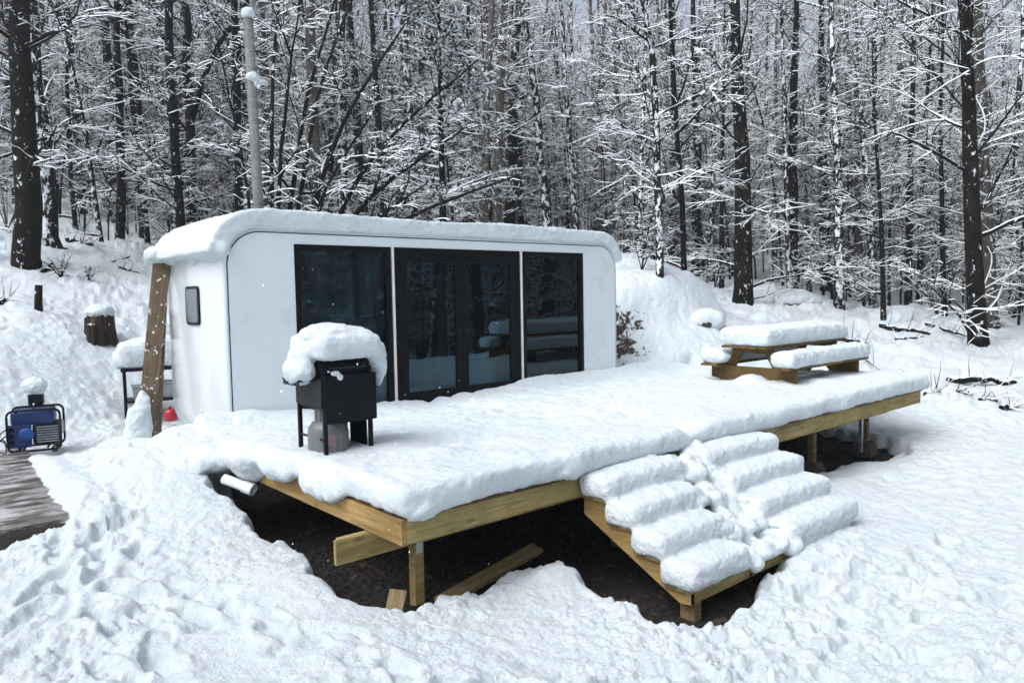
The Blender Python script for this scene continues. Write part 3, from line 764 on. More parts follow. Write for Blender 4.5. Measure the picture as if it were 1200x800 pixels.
# roof snow, hanging over the front edge and down the left shoulder
def roof_shape(V, N):
    return V
pr_ = []
for k in range(12):
    pass
def roof_snow():
    b = bmesh.new(); prof = []
    top = lambda x: .20 + .02 * math.sin(x * 1.7) 
    xs_out = []
    for a in np.linspace(168, 90, 9): a = R(a); xs_out.append((RC + (RC + .20) * math.cos(a), ZT - RC + (RC + .20) * math.sin(a)))
    for x in np.linspace(1.0, LC - 1.0, 8): xs_out.append((x, ZT + top(x)))
    for a in np.linspace(90, 15, 8): a = R(a); xs_out.append((LC - RC + (RC + .13) * math.cos(a), ZT - RC + (RC + .19) * math.sin(a)))
    xs_in = []
    for a in np.linspace(15, 90, 8): a = R(a); xs_in.append((LC - RC + (RC - .02) * math.cos(a), ZT - RC + (RC - .02) * math.sin(a)))
    for x in np.linspace(LC - 1, 1, 8): xs_in.append((x, ZT - .03))
    for a in np.linspace(90, 168, 9): a = R(a); xs_in.append((RC + (RC - .02) * math.cos(a), ZT - RC + (RC - .02) * math.sin(a)))
    loop = xs_out + xs_in
    n = len(loop); A = [b.verts.new((x, -.06, z)) for x, z in loop]; B = [b.verts.new((x, DC + .1, z)) for x, z in loop]
    for k in range(n): b.faces.new((A[k], A[(k + 1) % n], B[(k + 1) % n], B[k]))
    b.faces.new(A); b.faces.new(B[::-1]); bmesh.ops.recalc_face_normals(b, faces=b.faces)
    return b
b = roof_snow(); rng2 = np.random.default_rng(3)
for q in range(16):    # ragged lumps where the snow has slid over the left shoulder
    t = bmesh.new(); bmesh.ops.create_icosphere(t, subdivisions=2, radius=1)
    y = rng2.uniform(.0, DC); bmesh.ops.scale(t, vec=(rng2.uniform(.05, .10), rng2.uniform(.1, .22), rng2.uniform(.08, .17)), verts=t.verts)
    bmesh.ops.translate(t, vec=(.01, y, 2.14 - .06 * abs(math.sin(y * 2.3)) + .04 * y), verts=t.verts)
    me = bpy.data.meshes.new('t'); t.to_mesh(me); t.free(); b.from_mesh(me); bpy.data.meshes.remove(me)
for k in range(3):
    t = bmesh.new(); bmesh.ops.create_icosphere(t, subdivisions=2, radius=1); bmesh.ops.scale(t, vec=(.16, .2, .12), verts=t.verts)
    bmesh.ops.translate(t, vec=(-.10 - .03 * k, DC - .1 * k, 2.13 + .02 * k), verts=t.verts)
    me = bpy.data.meshes.new('t'); t.to_mesh(me); t.free(); b.from_mesh(me); bpy.data.meshes.remove(me)
def lump_from_bm(name, b, parent, voxel, amps, smooth, mat=None, clampf=None):
    me = bpy.data.meshes.new(name); b.to_mesh(me); b.free(); o = bpy.data.objects.new(name, me); col.objects.link(o)
    md = o.modifiers.new('r', 'REMESH'); md.mode = 'VOXEL'; md.voxel_size = voxel
    ms = o.modifiers.new('s', 'SMOOTH'); ms.iterations = smooth; ms.factor = .5
    dg = bpy.context.evaluated_depsgraph_get(); me2 = bpy.data.meshes.new_from_object(o.evaluated_get(dg)); o.modifiers.clear(); o.data = me2; me2.name = name
    n = len(me2.vertices); V = np.empty(n * 3, np.float32); me2.vertices.foreach_get('co', V); V = V.reshape(-1, 3).astype(float)
    N = np.empty(n * 3, np.float32); me2.vertices.foreach_get('normal', N); N = N.reshape(-1, 3)
    off = sum(a * fbm(V, s, 3, 200 + k * 13, .6) for k, (a, s) in enumerate(amps)); V2 = V + N * off[:, None]
    if clampf is not None: V2 = clampf(V2, N)
    me2.vertices.foreach_set('co', V2.astype(np.float32).ravel()); me2.update(); me2.shade_smooth(); me2.materials.clear(); me2.materials.append(mat or SNOW)
    if parent is not None: o.parent = parent
    return o
lump_from_bm('snow_cap', b, cab, .024, ((.018, .6), (.014, .12), (.012, .05)), 6)
# dark underframe
fr = bmesh.new()
for y in (.25, 1.9): box_bm(LC - 1.1, .12, .16, .01, fr, (LC / 2, y, ZB - .09))
for x in (.9, 3.4, 6.0): box_bm(.3, .3, .5, .02, fr, (x, .3, ZB - .35)); box_bm(.3, .3, .5, .02, fr, (x, 1.85, ZB - .35))
bm_link('underframe', fr, BLKS, cab)

# ================================================================== the deck
DL, DR, DF = -.32, 8.98, -4.3
deck = thing('wooden_deck', 'long low timber deck buried in thick snow before the white tiny house', 'deck', (0, 0, 0))
box('decking', ((DL + DR) / 2, (DF - .06) / 2 - .01, -.0125), (DR - DL + .03, 4.28, .024), DECKW, deck, .003)
RZ0, RZ1 = -.215, -.026; zc = (RZ0 + RZ1) / 2
board('rim_board', (DL + .0, DF + .019, zc), (3.1, DF + .019, zc), .188, .038, PINE, deck)
board('rim_board', (3.104, DF + .019, zc), (DR, DF + .019, zc), .188, .038, PINE, deck)
board('rim_board', (DL - .021, DF - .004, zc), (DL - .021, -.06, zc), .188, .038, PINEO, deck)
board('rim_board', (DR + .021, DF + .04, zc), (DR + .021, -.06, zc), .188, .038, PINE, deck)
x = DL + .4
while x < DR - .1:
    board('joist', (x, DF + .042, zc - .001), (x, -.06, zc - .001), .184, .038, PINED, deck, bev=0); x += .406
GZ = -.408
for yy in (-3.83, -3.79):
    board('girder', (-.64 if yy < -3.8 else -.60, yy, (RZ0 + GZ) / 2 - .003), (8.9 if yy < -3.8 else 8.87, yy, (RZ0 + GZ) / 2 - .003), .186, .038, PINE, deck)
board('girder', (-.1, -.7, -.312), (8.8, -.7, -.312), .186, .076, PINED, deck)
for x in (.08, 2.5, 4.9, 6.55, 8.2):
    pz = litter_z(x, -3.81) - .1
    p = box('post', (x, -3.81, (-.408 + pz) / 2 - .002), (.089, .089, -.408 - pz), PINE if x < 1 else PINED, deck, .006)
    if x < 1:
        br = bmesh.new(); box_bm(.06, .003, .09, .001, br, (x, -3.858, -.44)); box_bm(.045, .003, .06, .001, br, (x, -3.8525 - .0, -.37)); bm_link('bracket', br, GREYM, deck)
for x in (1.2, 3.7, 6.0, 8.5):
    box('post', (x, -.7, -.75), (.089, .089, .68), PINED, deck, .006)
fb = bmesh.new(); bmesh.ops.create_cone(fb, cap_ends=True, segments=4, radius1=.23, radius2=.15, depth=.22); bmesh.ops.rotate(fb, cent=(0, 0, 0), matrix=Matrix.Rotation(R(45), 3, 'Z'), verts=fb.verts)
bmesh.ops.bevel(fb, geom=fb.edges[:], offset=.015, segments=2, affect='EDGES'); fo = bm_link('footing', fb, CONC, deck); fo.location = (8.2, -3.81, -.87)
f2 = fo.copy(); col.objects.link(f2); f2.parent = deck; f2.location = (6.55, -3.81, -.92)
box('brace', (7.85, -3.9, -.62), (.05, .05, .5), GREYM, deck, .004)
# deck snow: slab with a rounded, slightly overhanging lip, thinner toward the cabin, trampled track to the door
def deck_shape(V, N):
    P3 = V * [1, 1, 0]
    f = np.clip((V[:, 1] + 4.4) / 4.0, 0, 1)
    th = .235 - .10 * f ** 1.3 + .02 * vnoise(P3, 1.1, 4) + .032 * fbm(P3, .45, 4, 14) + .008 * np.sin((V[:, 1] * 1.0 + V[:, 0] * .25 + .3 * vnoise(P3, .8, 6)) * 16) * np.clip(vnoise(P3, .9, 16) + .5, 0, 1)
    # track from the stairs to the doors, softened by later snow
    cx = 2.9 + .25 * np.sin(V[:, 1] * 1.3); tr = np.exp(-((V[:, 0] - cx) / .38) ** 2)
    stp = worley(V[:, :2] + .05 * vnoise(P3, .3, 2)[:, None], .42, 8)
    th = th - tr * (.03 + .085 * np.exp(-(stp / .33) ** 2))
    th = th - .07 * np.exp(-((V[:, 1] + 1.1) / .35) ** 2) * np.exp(-(stp / .35) ** 2)
    # drift heaped against the right part of the glass front and the panel
    th = th + .13 * np.exp(-((V[:, 1] + .0) / .28) ** 2) * np.clip((V[:, 0] - 3.9) / 1.2, 0, 1) + .10 * np.exp(-((V[:, 1]) / .3) ** 2) * np.clip((1.2 - V[:, 0]), 0, 1)
    wk = np.exp(-(((V[:, 0] - 3.8) / 1.9) ** 2 + ((V[:, 1] + 1.6) / 1.5) ** 2)); th = th + wk * (.03 * fbm(P3, .16, 4, 314, .65) - .035 * np.exp(-(worley(V[:, :2], .30, 18) / .3) ** 2))
    # bulge at the grill and before the corner
    th = th + .03 * np.exp(-(((V[:, 0] - .2) / .5) ** 2 + ((V[:, 1] + 3.6) / .4) ** 2))
    V = V.copy(); V[:, 2] = np.where(V[:, 2] > 0, V[:, 2] * th / .22, V[:, 2])
    V[:, 1] -= .03 * vnoise(V * [1, 0, 1], .45, 3) * (V[:, 1] < -4.2); V[:, 0] += .04 * vnoise(V * [0, 1, 1], .4, 3) * (V[:, 0] < -.2)
    return V
prims = [('b', ((DL + DR) / 2 - .01, -2.2, .108), (DR - DL + .16, 4.42, .216)),
         ('e', (-.22, -4.32, .04), (.16, .12, .10)), ('e', (-.40, -3.2, .03), (.10, .35, .13)), ('e', (-.40, -2.3, .08), (.16, .45, .17)), ('e', (-.42, -1.6, .06), (.22, .4, .2)), ('e', (1.3, -4.36, .08), (.2, .08, .1)), ('e', (-.45, -.95, -.02), (.36, .55, .22)), ('e', (-.55, -.3, -.04), (.45, .55, .2)), ('e', (-.36, -1.65, -.03), (.2, .3, .2)), ('e', (-.75, -.75, -.14), (.3, .55, .17))]
snow_lump('snow_cover', prims, deck, .026, ((.016, .3), (.012, .09), (.010, .05)), 5, deck_shape, .012)

# stairs
st = bmesh.new(); SX0, SX1 = 1.5, 4.12; run, rise, NT = .285, .178, 4
def stringer(bm, x):
    pts = [(DF - .002, -.03 - .024)]
    prof = []
    y, z = DF - .003, -rise - .04
    prof.append((y, z))
    for k in range(NT):
        prof.append((DF - .003 - run * (k + 1) + .02, -rise * (k + 1) - .04)); 
        if k < NT - 1: prof.append((DF - .003 - run * (k + 1) + .02, -rise * (k + 2) - .04))
    ye = prof[-1][0]; prof += [(ye, -rise * NT - .13), (ye + .10, -rise * NT - .15), (DF - .003, -.37)]
    f = bm.faces.new([bm.verts.new((y, -x - .019, z)) for y, z in prof])
    g = bmesh.ops.extrude_face_region(bm, geom=[f]); bmesh.ops.translate(bm, vec=(0, .038, 0), verts=[v for v in g['geom'] if isinstance(v, bmesh.types.BMVert)])
stairs = thing('wooden_stairs', 'wide wooden stairs with fat rolls of snow on every tread and a trampled middle', 'stairs', (0, 0, 0))
for x in (SX0 + .03, 2.35, 3.2, SX1 - .03):
    st = bmesh.new(); stringer(st, x); bm_link('stringer', st, PINEO, stairs).rotation_euler = (0, 0, R(90))
for k in range(NT):
    yc = DF - .003 - run * (k + .5); z = -rise * (k + 1) - .02
    for d in (-.069, .069):
        board('tread', (SX0 - .03, yc + d, z), (SX1 + .03, yc + d, z), .134, .034, PINED if d > 0 else PINE, stairs, wdir=(0, 1, 0))
board('tread_riser', (SX0, DF - .003 - run * NT + .035, -rise * NT - .088), (SX1, DF - .003 - run * NT + .035, -rise * NT - .088), .09, .03, PINE, stairs).name = 'kick_board'
for x in (SX0 + .16, SX1 - .1):
    box('post', (x, DF - run * NT + .13, -1.0), (.09, .14, .34), PINED, stairs, .005)
prims = []; r3 = np.random.default_rng(8)
for k in range(NT):
    yc = DF - run * (k + .5) - .01; z = -rise * (k + 1)
    xl = 2.48 - .09 * k + .02; xr = 2.82 + .02 * k
    prims.append(('b', ((SX0 - .09 + xl) / 2, yc - .03, z + .09), (xl - SX0 + .09, run + .08, .215)))
    prims.append(('e', ((SX0 + xl) / 2, yc - .01, z + .17), ((xl - SX0) * .55, .17, .05)))
    prims.append(('e', ((SX1 + xr) / 2, yc - .01, z + .17), ((SX1 - xr) * .55, .17, .05)))
    prims.append(('b', ((xr + SX1 + .09) / 2, yc - .03, z + .09), (SX1 + .09 - xr, run + .08, .215)))
    prims.append(('b', ((xr + SX1) / 2, yc - .10, z - .02), (SX1 - xr - .1, .2, .2)))
    for q in range(26):
        prims.append(('e', (xl - .08 + r3.uniform(0, xr - xl + .2), yc + r3.uniform(-.20, .14), z + r3.uniform(-.04, .08)), tuple(r3.uniform(.06, .15, 3) * [1, 1, .85])))
    prims.append(('b', ((xl + xr) / 2, yc - .05, z + .03), (xr - xl + .3, run + .02, .07)))
for q in range(14): prims.append(('e', (r3.uniform(2.2, 3.1), DF - r3.uniform(.02, .25), r3.uniform(-.14, .04)), tuple(r3.uniform(.05, .12, 3))))
snow_lump('snow_cover', prims, stairs, .015, ((.012, .2), (.011, .06), (.008, .025)), 7)

# timber scraps and pipe around the deck
o = board('timber_offcut', (-.33, -4.05, -.93), (-.16, -3.92, -.70), .135, .038, PINED, None, wdir=(.7, -.5, .1)); tag(o, 'short square timber offcut propped in dead leaves under the near deck corner', 'timber')
o = board('timber_offcut', (-.22, -4.28, -.87), (.02, -4.32, -.88), .09, .06, PINED, None); tag(o, 'small timber block lying at the edge of the snow below the near post', 'timber')
o = board('long_timber', (.15, -4.02, -.86), (1.3, -3.92, -.72), .14, .04, PINED, None, wdir=(0, 1, .2)); tag(o, 'long loose board half buried in snow under the deck between post and stairs', 'timber')
o = board('pallet_board', (-.55, -1.25, -.055), (-.30, -1.62, -.05), .10, .03, DECKW, None, wdir=(1, .4, 0)); tag(o, 'dark board end poking from the snow left of the grill', 'timber')
tk_scale = 1.12
pp = thing('drain_pipe', 'white plastic pipe end sticking out of the snow left of the deck', 'pipe', tuple(at(290, 571, y=-1.75)))
P0 = [(-.14, .22, .07), (.0, .0, 0), (.035, -.055, -.02)]
b = bmesh.new()
tube('t', P0[:2], .05, None, sides=20, bm=b); tube('t', [(-.02, .03, .01), (.035, -.055, -.02)], .06, None, sides=20, bm=b); tube('t', [(-.02, .03, .01), (.035, -.055, -.02)], .048, None, sides=20, bm=b)
bm_link('pipe_wall', b, PVC, pp, True)
b = bmesh.new(); bmesh.ops.create_circle(b, cap_ends=True, radius=.049, segments=20)
d = Vector((.055, -.085, -.03)).normalized(); bmesh.ops.transform(b, matrix=Matrix.Translation((.012, -.02, -.008)) @ d.to_track_quat('Z', 'Y').to_matrix().to_4x4(), verts=b.verts); bm_link('bore_shade_disc', b, simple('painted_bore_shade', (.45, .47, .47), .6), pp)  # flat disc across the bore, its greyer colour paints the shade inside the pipe

# ================================================================== gas grill
GA = R(0)
gr = thing('gas_grill', 'black gas grill on an open stand with a tall cap of snow', 'grill', (.0, -2.66, 0), GA)
W, D = .47, .52
for (sx, sy) in ((-1, -1), (1, -1), (-1, 1), (1, 1)):
    w = .035
    board('leg', (sx * (W / 2 - .015), sy * (D / 2 - .015), .03), (sx * (W / 2 - .015), sy * (D / 2 - .015), .95), w, w, BLKM, gr, wdir=(1, 0, 0))
lp = bmesh.new(); box_bm(.27, .012, .52, .003, lp, (W / 2 - .16, D / 2 - .10, .30)); box_bm(.012, .3, .56, .003, lp, (W / 2 - .012, -.02, .32))
bm_link('side_panel', lp, BLKM, gr)
box('bottom_shelf', (0, 0, .045), (W, D, .02), BLKM, gr)
for z in (.60, .33):
    box('crossbar', (-W / 2 + .012, 0, z), (.012, D - .08, .02), BLKM, gr, .002)
fb = bmesh.new()
box_bm(W + .03, .02, .42, .006, fb, (.015, -D / 2 - .022, .68)); bm_link('front_panel', fb, BLKM, gr)
fb = bmesh.new(); box_bm(.016, D - .02, .25, .004, fb, (-W / 2 - .008, 0, .74)); box_bm(W, .016, .3, .004, fb, (0, D / 2, .7)); box_bm(.016, D - .02, .28, .004, fb, (W / 2 + .008, 0, .72)); bm_link('firebox', fb, BLKS, gr)
# hood: rounded back, open dark front under the snow
hb = bmesh.new(); prof = [(-D / 2 + .02, .885), (-D / 2 + .02, .98), (-D / 2 + .10, 1.04), (0, 1.07), (D / 2 - .08, 1.05), (D / 2 + .02, .97), (D / 2 + .02, .885)]
f = hb.faces.new([hb.verts.new((-W / 2 + .0, y, z)) for y, z in prof]); g_ = bmesh.ops.extrude_face_region(hb, geom=[f]); bmesh.ops.translate(hb, vec=(W, 0, 0), verts=[v for v in g_['geom'] if isinstance(v, bmesh.types.BMVert)])
bmesh.ops.recalc_face_normals(hb, faces=hb.faces); bmesh.ops.bevel(hb, geom=hb.edges[:], offset=.008, segments=2, affect='EDGES'); hood = bm_link('hood', hb, BLKM, gr)
hd = bmesh.new(); tube('t', [(-.16, -D / 2 + .02, .95), (-.16, -D / 2 - .03, .95), (.16, -D / 2 - .03, .95), (.16, -D / 2 + .02, .95)], .009, None, bm=hd); bm_link('handle', hd, BLKS, hood, True)
sh = bmesh.new(); box_bm(.16, .34, .02, .004, sh, (-W / 2 - .085, .02, .85)); box_bm(.012, .3, .05, .003, sh, (-W / 2 - .16, .02, .83)); bm_link('side_shelf', sh, BLKS, gr)
box('warming_rack', (W / 2 + .07, 0, .83), (.02, .3, .12), GREYM, gr, .004)
snow_lump('snow_cap', [('b', (.01, -.03, 1.13), (.62, .66, .22)), ('e', (-.06, -.05, 1.22), (.28, .26, .12)), ('e', (.10, -.04, 1.19), (.29, .29, .12)), ('e', (.33, -.04, 1.04), (.13, .27, .17)), ('e', (.37, -.12, .92), (.075, .16, .15)),
          ('e', (-.33, .0, .93), (.13, .22, .14)), ('e', (-.31, .0, 1.03), (.11, .17, .12)), ('e', (.37, -.14, .82), (.035, .07, .09)), ('e', (-.25, .0, 1.10), (.12, .22, .12))], gr, .014, ((.010, .15), (.006, .04), (.004, .018)), 8)
snow_lump('snow_clump', [('e', (-.13, -D / 2 - .025, .905), (.045, .025, .025)), ('e', (-.09, -D / 2 - .035, .87), (.03, .018, .03)), ('e', (-.19, -D / 2 - .02, .925), (.012, .01, .01))], gr, .006, ((.004, .02),), 2)
tk = thing('propane_tank', 'grey propane tank standing inside the open stand of the grill', 'gas tank', (-.09, -2.70, .06), GA)
tk.scale = (tk_scale,) * 3
lathe('tank_body', [(0, 0), (.10, 0), (.11, .012), (.11, .02), (.135, .035), (.155, .08), (.16, .13), (.16, .27), (.153, .31), (.125, .355), (.08, .38), (.03, .39), (0, .392)], TANKM, tk)
b = bmesh.new()
for a in range(0, 360, 6):
    zt = .385 if (100 < a < 160 or 280 < a < 340) else .46
    A0, A1 = R(a), R(a + 6.5)
    q = [b.verts.new((.10 * math.cos(t), .10 * math.sin(t), z)) for t, z in ((A0, .365), (A1, .365), (A1, zt), (A0, zt))]; b.faces.new(q)
c_ = bm_link('collar', b, TANKM, tk); s = c_.modifiers.new('s', 'SOLIDIFY'); s.thickness = .005
vb = bmesh.new(); tube('t', [(0, 0, .39), (0, 0, .44)], .02, None, bm=vb); tube('t', [(-.03, 0, .45), (.03, 0, .45)], .018, None, bm=vb); bm_link('valve', vb, GREYM, tk, True)
tube('gas_hose', [(.03, 0, .44), (.12, .02, .46), (.16, .05, .40), (.12, .1, .5), (.05, .14, .66)], .008, RUBBER, tk)
lb = bmesh.new()
for (a0, a1, z0, z1) in ((228, 262, .12, .27), (276, 312, .12, .27)):
    nseg = 10
    for k in range(nseg):
        A0, A1 = R(a0 + (a1 - a0) * k / nseg), R(a0 + (a1 - a0) * (k + 1) / nseg)
        lb.faces.new([lb.verts.new((.1625 * math.cos(t), .1625 * math.sin(t), z)) for t, z in ((A0, z0), (A1, z0), (A1, z1), (A0, z1))])
la = bm_link('label_sticker', lb, LABELW, tk)
pb = bmesh.new(); rb = bmesh.new(); r5 = random.Random(4)
for (a0, a1, red) in ((231, 258, True), (279, 309, False)):
    for z in np.arange(.13, .265, .012):
        a = a0 + r5.uniform(0, 4)
        while a < a1:
            w = r5.uniform(2, 6); A0, A1 = R(a), R(min(a + w, a1)); a += w + 1.5
            bb = rb if (red and z > .19) else pb
            bb.faces.new([bb.verts.new((.1635 * math.cos(t), .1635 * math.sin(t), zz)) for t, zz in ((A0, z), (A1, z), (A1, z + .0055), (A0, z + .0055))])
_t = bm_link('printed_text', pb, TXT, la); _t['kind'] = 'stuff'; bm_link('red_printed_text', rb, REDT, la)

# ================================================================== picnic table
pt = thing('picnic_table', 'brown wooden picnic table on the deck with snow slabs on top and benches', 'picnic table', (7.8, -2.74, 0), R(0))
X0, X1 = -1.24, 1.26
for k in range(5): board('top_board', (X0, -.30 + .15 * k, .715), (X1, -.30 + .15 * k, .715), .142, .036, TABLEW, pt, wdir=(0, 1, 0))
for s in (-1, 1):
    for k in range(2):
        board('bench_board', (X0 - .0, s * (.52 + .148 * k), .425), (X1, s * (.52 + .148 * k), .425), .14, .036, TABLEW, pt, wdir=(0, 1, 0))
for x in (-.98, .98):
    # scalloped lower cross board like the photo's
    b = bmesh.new(); pts = [(-.70, .405), (.70, .405), (.70, .22), (.30, .16), (.12, .16), (.05, .28), (-.16, .30), (-.26, .17), (-.44, .14), (-.70, .20)]
    f = b.faces.new([b.verts.new((x - .02, y, z)) for y, z in pts]); g_ = bmesh.ops.extrude_face_region(b, geom=[f]); bmesh.ops.translate(b, vec=(.038, 0, 0), verts=[v for v in g_['geom'] if isinstance(v, bmesh.types.BMVert)])
    bm_link('cross_board', b, TABLEW, pt)
    board('top_brace', (x + .0, -.34, .655), (x + .0, .34, .655), .085, .038, TABLEW, pt)
    for s in (-1, 1):
        board('leg', (x + .042, s * .22, .69), (x + .042, s * .60, .02), .14, .038, TABLEW, pt, wdir=(0, 1, .0))
    board('foot', (x, -.72, .09), (x, -.40, .09), .12, .04, TABLEW, pt); board('foot', (x, .40, .09), (x, .72, .09), .12, .04, TABLEW, pt)
am = ((.02, .25), (.016, .07), (.009, .03))
snow_lump('snow_slab', [('b', (.0, 0, .735 + .13), (2.56, .84, .265)), ('e', (.35, 0, .96), (.8, .28, .07)), ('e', (.9, 0, .93), (.3, .3, .1))], pt, .018, am, 6, None, .735)
snow_lump('snow_slab', [('b', (.02, -.60, .445 + .11), (2.54, .37, .23))], pt, .018, am, 7, None, .445)
snow_lump('snow_slab', [('b', (.02, .60, .445 + .11), (2.52, .37, .23)), ('e', (-1.12, .50, .56), (.15, .22, .10))], pt, .018, am, 7, None, .445)
snow_lump('snow_drift', [('e', (-1.1, -.05, .1), (.3, .32, .22)), ('e', (0, -.2, .08), (1.2, .4, .12))], pt, .025, ((.015, .2),), 5)

# ================================================================== left side things
def lean_plank(label, p0, p1, w, t, wdir, notch=0):
    o = board('wooden_plank', p0, p1, w, t, PLANKW, None, wdir=wdir); tag(o, label, 'plank', 'planks leaning on the end of the tiny house'); return o
lean_plank('weathered snow-flecked plank leaning foremost against the end of the white house', (-.44, 1.93, -.42), (-.085, 2.0, 2.08), .215, .038, (.92, -.38, 0))
lean_plank('narrow plank edge showing behind the wide leaning plank', (-.27, 2.05, -.42), (-.06, 2.05, 2.0), .14, .038, (.80, -.60, 0))
o = snow_lump('snow_pile', [('e', (-.52, 1.82, -.15), (.18, .15, .35)), ('e', (-.45, 1.84, .10), (.10, .10, .30)), ('e', (-.78, 1.75, -.34), (.28, .2, .14))], None, .02, ((.04, .2), (.02, .07), (.01, .03)), 4)
tag(o, 'tall pointed heap of snow at the foot of the leaning plank', 'snow pile')

tb = thing('utility_table', 'black metal table with deep snow on top behind the leaning plank', 'table', (.51, 4.2, -.35), R(-13))
for sx in (-.60, .60):
    for sy in (-.27, .27): box('leg', (sx, sy, .39), (.05, .05, .82), BLKM, tb)
box('table_top', (0, 0, .81), (1.3, .62, .05), BLKM, tb); box('shelf', (0, 0, .30), (1.2, .54, .03), BLKM, tb)
hk = tube('handle', [(-.3, -.32, .84), (-.25, -.34, .88), (-.15, -.34, .88), (-.1, -.32, .84)], .008, BLKM, tb)
snow_lump('snow_cap', [('b', (.0, 0, 1.03), (1.42, .74, .42)), ('e', (-.1, 0, 1.22), (.55, .35, .12)), ('e', (-.62, 0, .98), (.16, .34, .18))], tb, .03, ((.04, .3), (.015, .09), (.006, .04)), 7, None, .836)
def tote(label, x, y, z, w, d, h, rz, lab):
    t = thing('storage_tote', label, 'container', (x, y, z), rz)
    b = bmesh.new(); bmesh.ops.create_cube(b, size=1); bmesh.ops.scale(b, vec=(w, d, h), verts=b.verts)
    for v in b.verts:
        if v.co.z < 0: v.co.x *= .86; v.co.y *= .86
    bmesh.ops.bevel(b, geom=b.edges[:], offset=.015, segments=2, affect='EDGES'); bmesh.ops.translate(b, vec=(0, 0, h / 2), verts=b.verts); bm_link('tub', b, GREYP, t)
    b = box_bm(w + .03, d + .03, .03, .01); bmesh.ops.translate(b, vec=(0, 0, h + .014), verts=b.verts); bm_link('lid', b, GREYP, t)
    if lab: o = box('label_sticker', (.0, -d / 2 - .003, h * .42), (w * .62, .006, h * .45), GREEN, t, 0); o.rotation_euler.x = R(-5)
    return t
tote('translucent storage tote with a bright green label on the shelf of the black table', .147, 4.18, -.033, .30, .26, .20, R(-10), True)
tote('plain grey storage tote on the shelf of the black table beside the house', .60, 4.13, -.033, .34, .3, .24, R(-14), False)
rj = thing('red_container', 'red plastic container mostly hidden behind the corner of the white house', 'container', (.38, 3.55, -.34))
rj.scale = (.62,) * 3
lathe('container_body', [(0, 0), (.14, 0), (.16, .03), (.165, .2), (.14, .27), (.07, .30), (0, .305)], REDP, rj); lathe('cap', [(.04, .295), (.045, .33), (.03, .345), (0, .347)], BLKM, rj, 16)
b = bmesh.new(); tube('t', [(0, -.11, .28), (0, -.07, .36), (0, .07, .36), (0, .11, .28)], .012, None, bm=b); bm_link('handle', b, REDP, rj, True)

# generator
gn = thing('portable_generator', 'blue portable generator in a black tube frame on the icy platform', 'generator', (-1.55, 2.62, -.34), R(-15))
w, d, h = .58, .44, .52
for i, y in enumerate((-d / 2, d / 2)):
    rr = .07; pts = []
    for cx, cz, a0 in ((w / 2 - rr, h - rr, 0), (-w / 2 + rr, h - rr, 90), (-w / 2 + rr, rr, 180), (w / 2 - rr, rr, 270)):
        for k in range(6): a = R(a0 + 90 * k / 5); pts.append((cx + rr * math.cos(a), y, cz + rr * math.sin(a)))
    pts.append(pts[0]); tube('frame', pts, .0145, BLKM, gn)
for x in (-w / 2 + .1, w / 2 - .1):
    for z in (.0145, h - .0145): tube('cross_tube', [(x, -d / 2, z), (x, d / 2, z)], .012, BLKM, gn)
for x in (-.12, .14): tube('cross_tube', [(x, -d / 2 + .01, .03), (x, d / 2 - .01, .03)], .014, BLKM, gn)
b = box_bm(w - .10, d - .06, .19, .04); bmesh.ops.translate(b, vec=(-.02, 0, h - .10), verts=b.verts); ft = bm_link('fuel_tank', b, BLUE, gn, True)
lathe('fuel_cap', [(.035, 0), (.04, .02), (.03, .03), (0, .032)], BLKM, ft, 16, (-.02, 0, h - .03))
b = box_bm(.30, d - .12, .27, .03); bmesh.ops.translate(b, vec=(.12, 0, .2), verts=b.verts); bm_link('engine', b, BLKS, gn)
b = bmesh.new()
for k in range(7): box_bm(.24, .02, .012, .002, b, (.14, -d / 2 + .05, .10 + .032 * k))
bm_link('cooling_fins', b, GREYM, gn)
b = box_bm(.27, .04, .30, .012); bmesh.ops.translate(b, vec=(-.17, -d / 2 + .06, .19), verts=b.verts); cp = bm_link('control_panel', b, BLUE, gn)
ob = lathe('recoil_cover', [(.085, 0), (.088, .015), (.075, .03), (.04, .036), (0, .037)], BLUEL, gn, 28); ob.rotation_euler = (R(90), 0, 0); ob.location = (-.09, -d / 2 + .035, .21)
b = bmesh.new()
for x, z in ((-.25, .28), (-.25, .2), (-.25, .12)): box_bm(.05, .012, .05, .003, b, (x, -d / 2 + .036, z))
bm_link('outlet', b, BLKM, cp)
b = box_bm(.20, .11, .2, .04); bmesh.ops.translate(b, vec=(.2, .12, .24), verts=b.verts); bm_link('muffler', b, GREYM, gn, True)
b = bmesh.new()
for x in (-w / 2 + .08, w / 2 - .08):
    for y in (-d / 2 + .05, d / 2 - .05): box_bm(.06, .06, .05, .01, b, (x, y, -.015))
bm_link('foot_pads', b, RUBBER, gn)
o = thing('exhaust_hood', 'black upright box with a round snow cap on top of the blue generator', 'exhaust box', (-1.52, 2.72, .215), R(-15))
b = box_bm(.17, .17, .14, .015); bmesh.ops.translate(b, vec=(0, 0, .07), verts=b.verts); bm_link('housing', b, BLKM, o)
snow_lump('snow_cap', [('e', (-.01, 0, .25), (.155, .15, .12)), ('e', (-.07, .02, .24), (.1, .1, .09)), ('b', (0, 0, .17), (.2, .2, .07))], o, .012, ((.02, .1), (.008, .04)), 5)
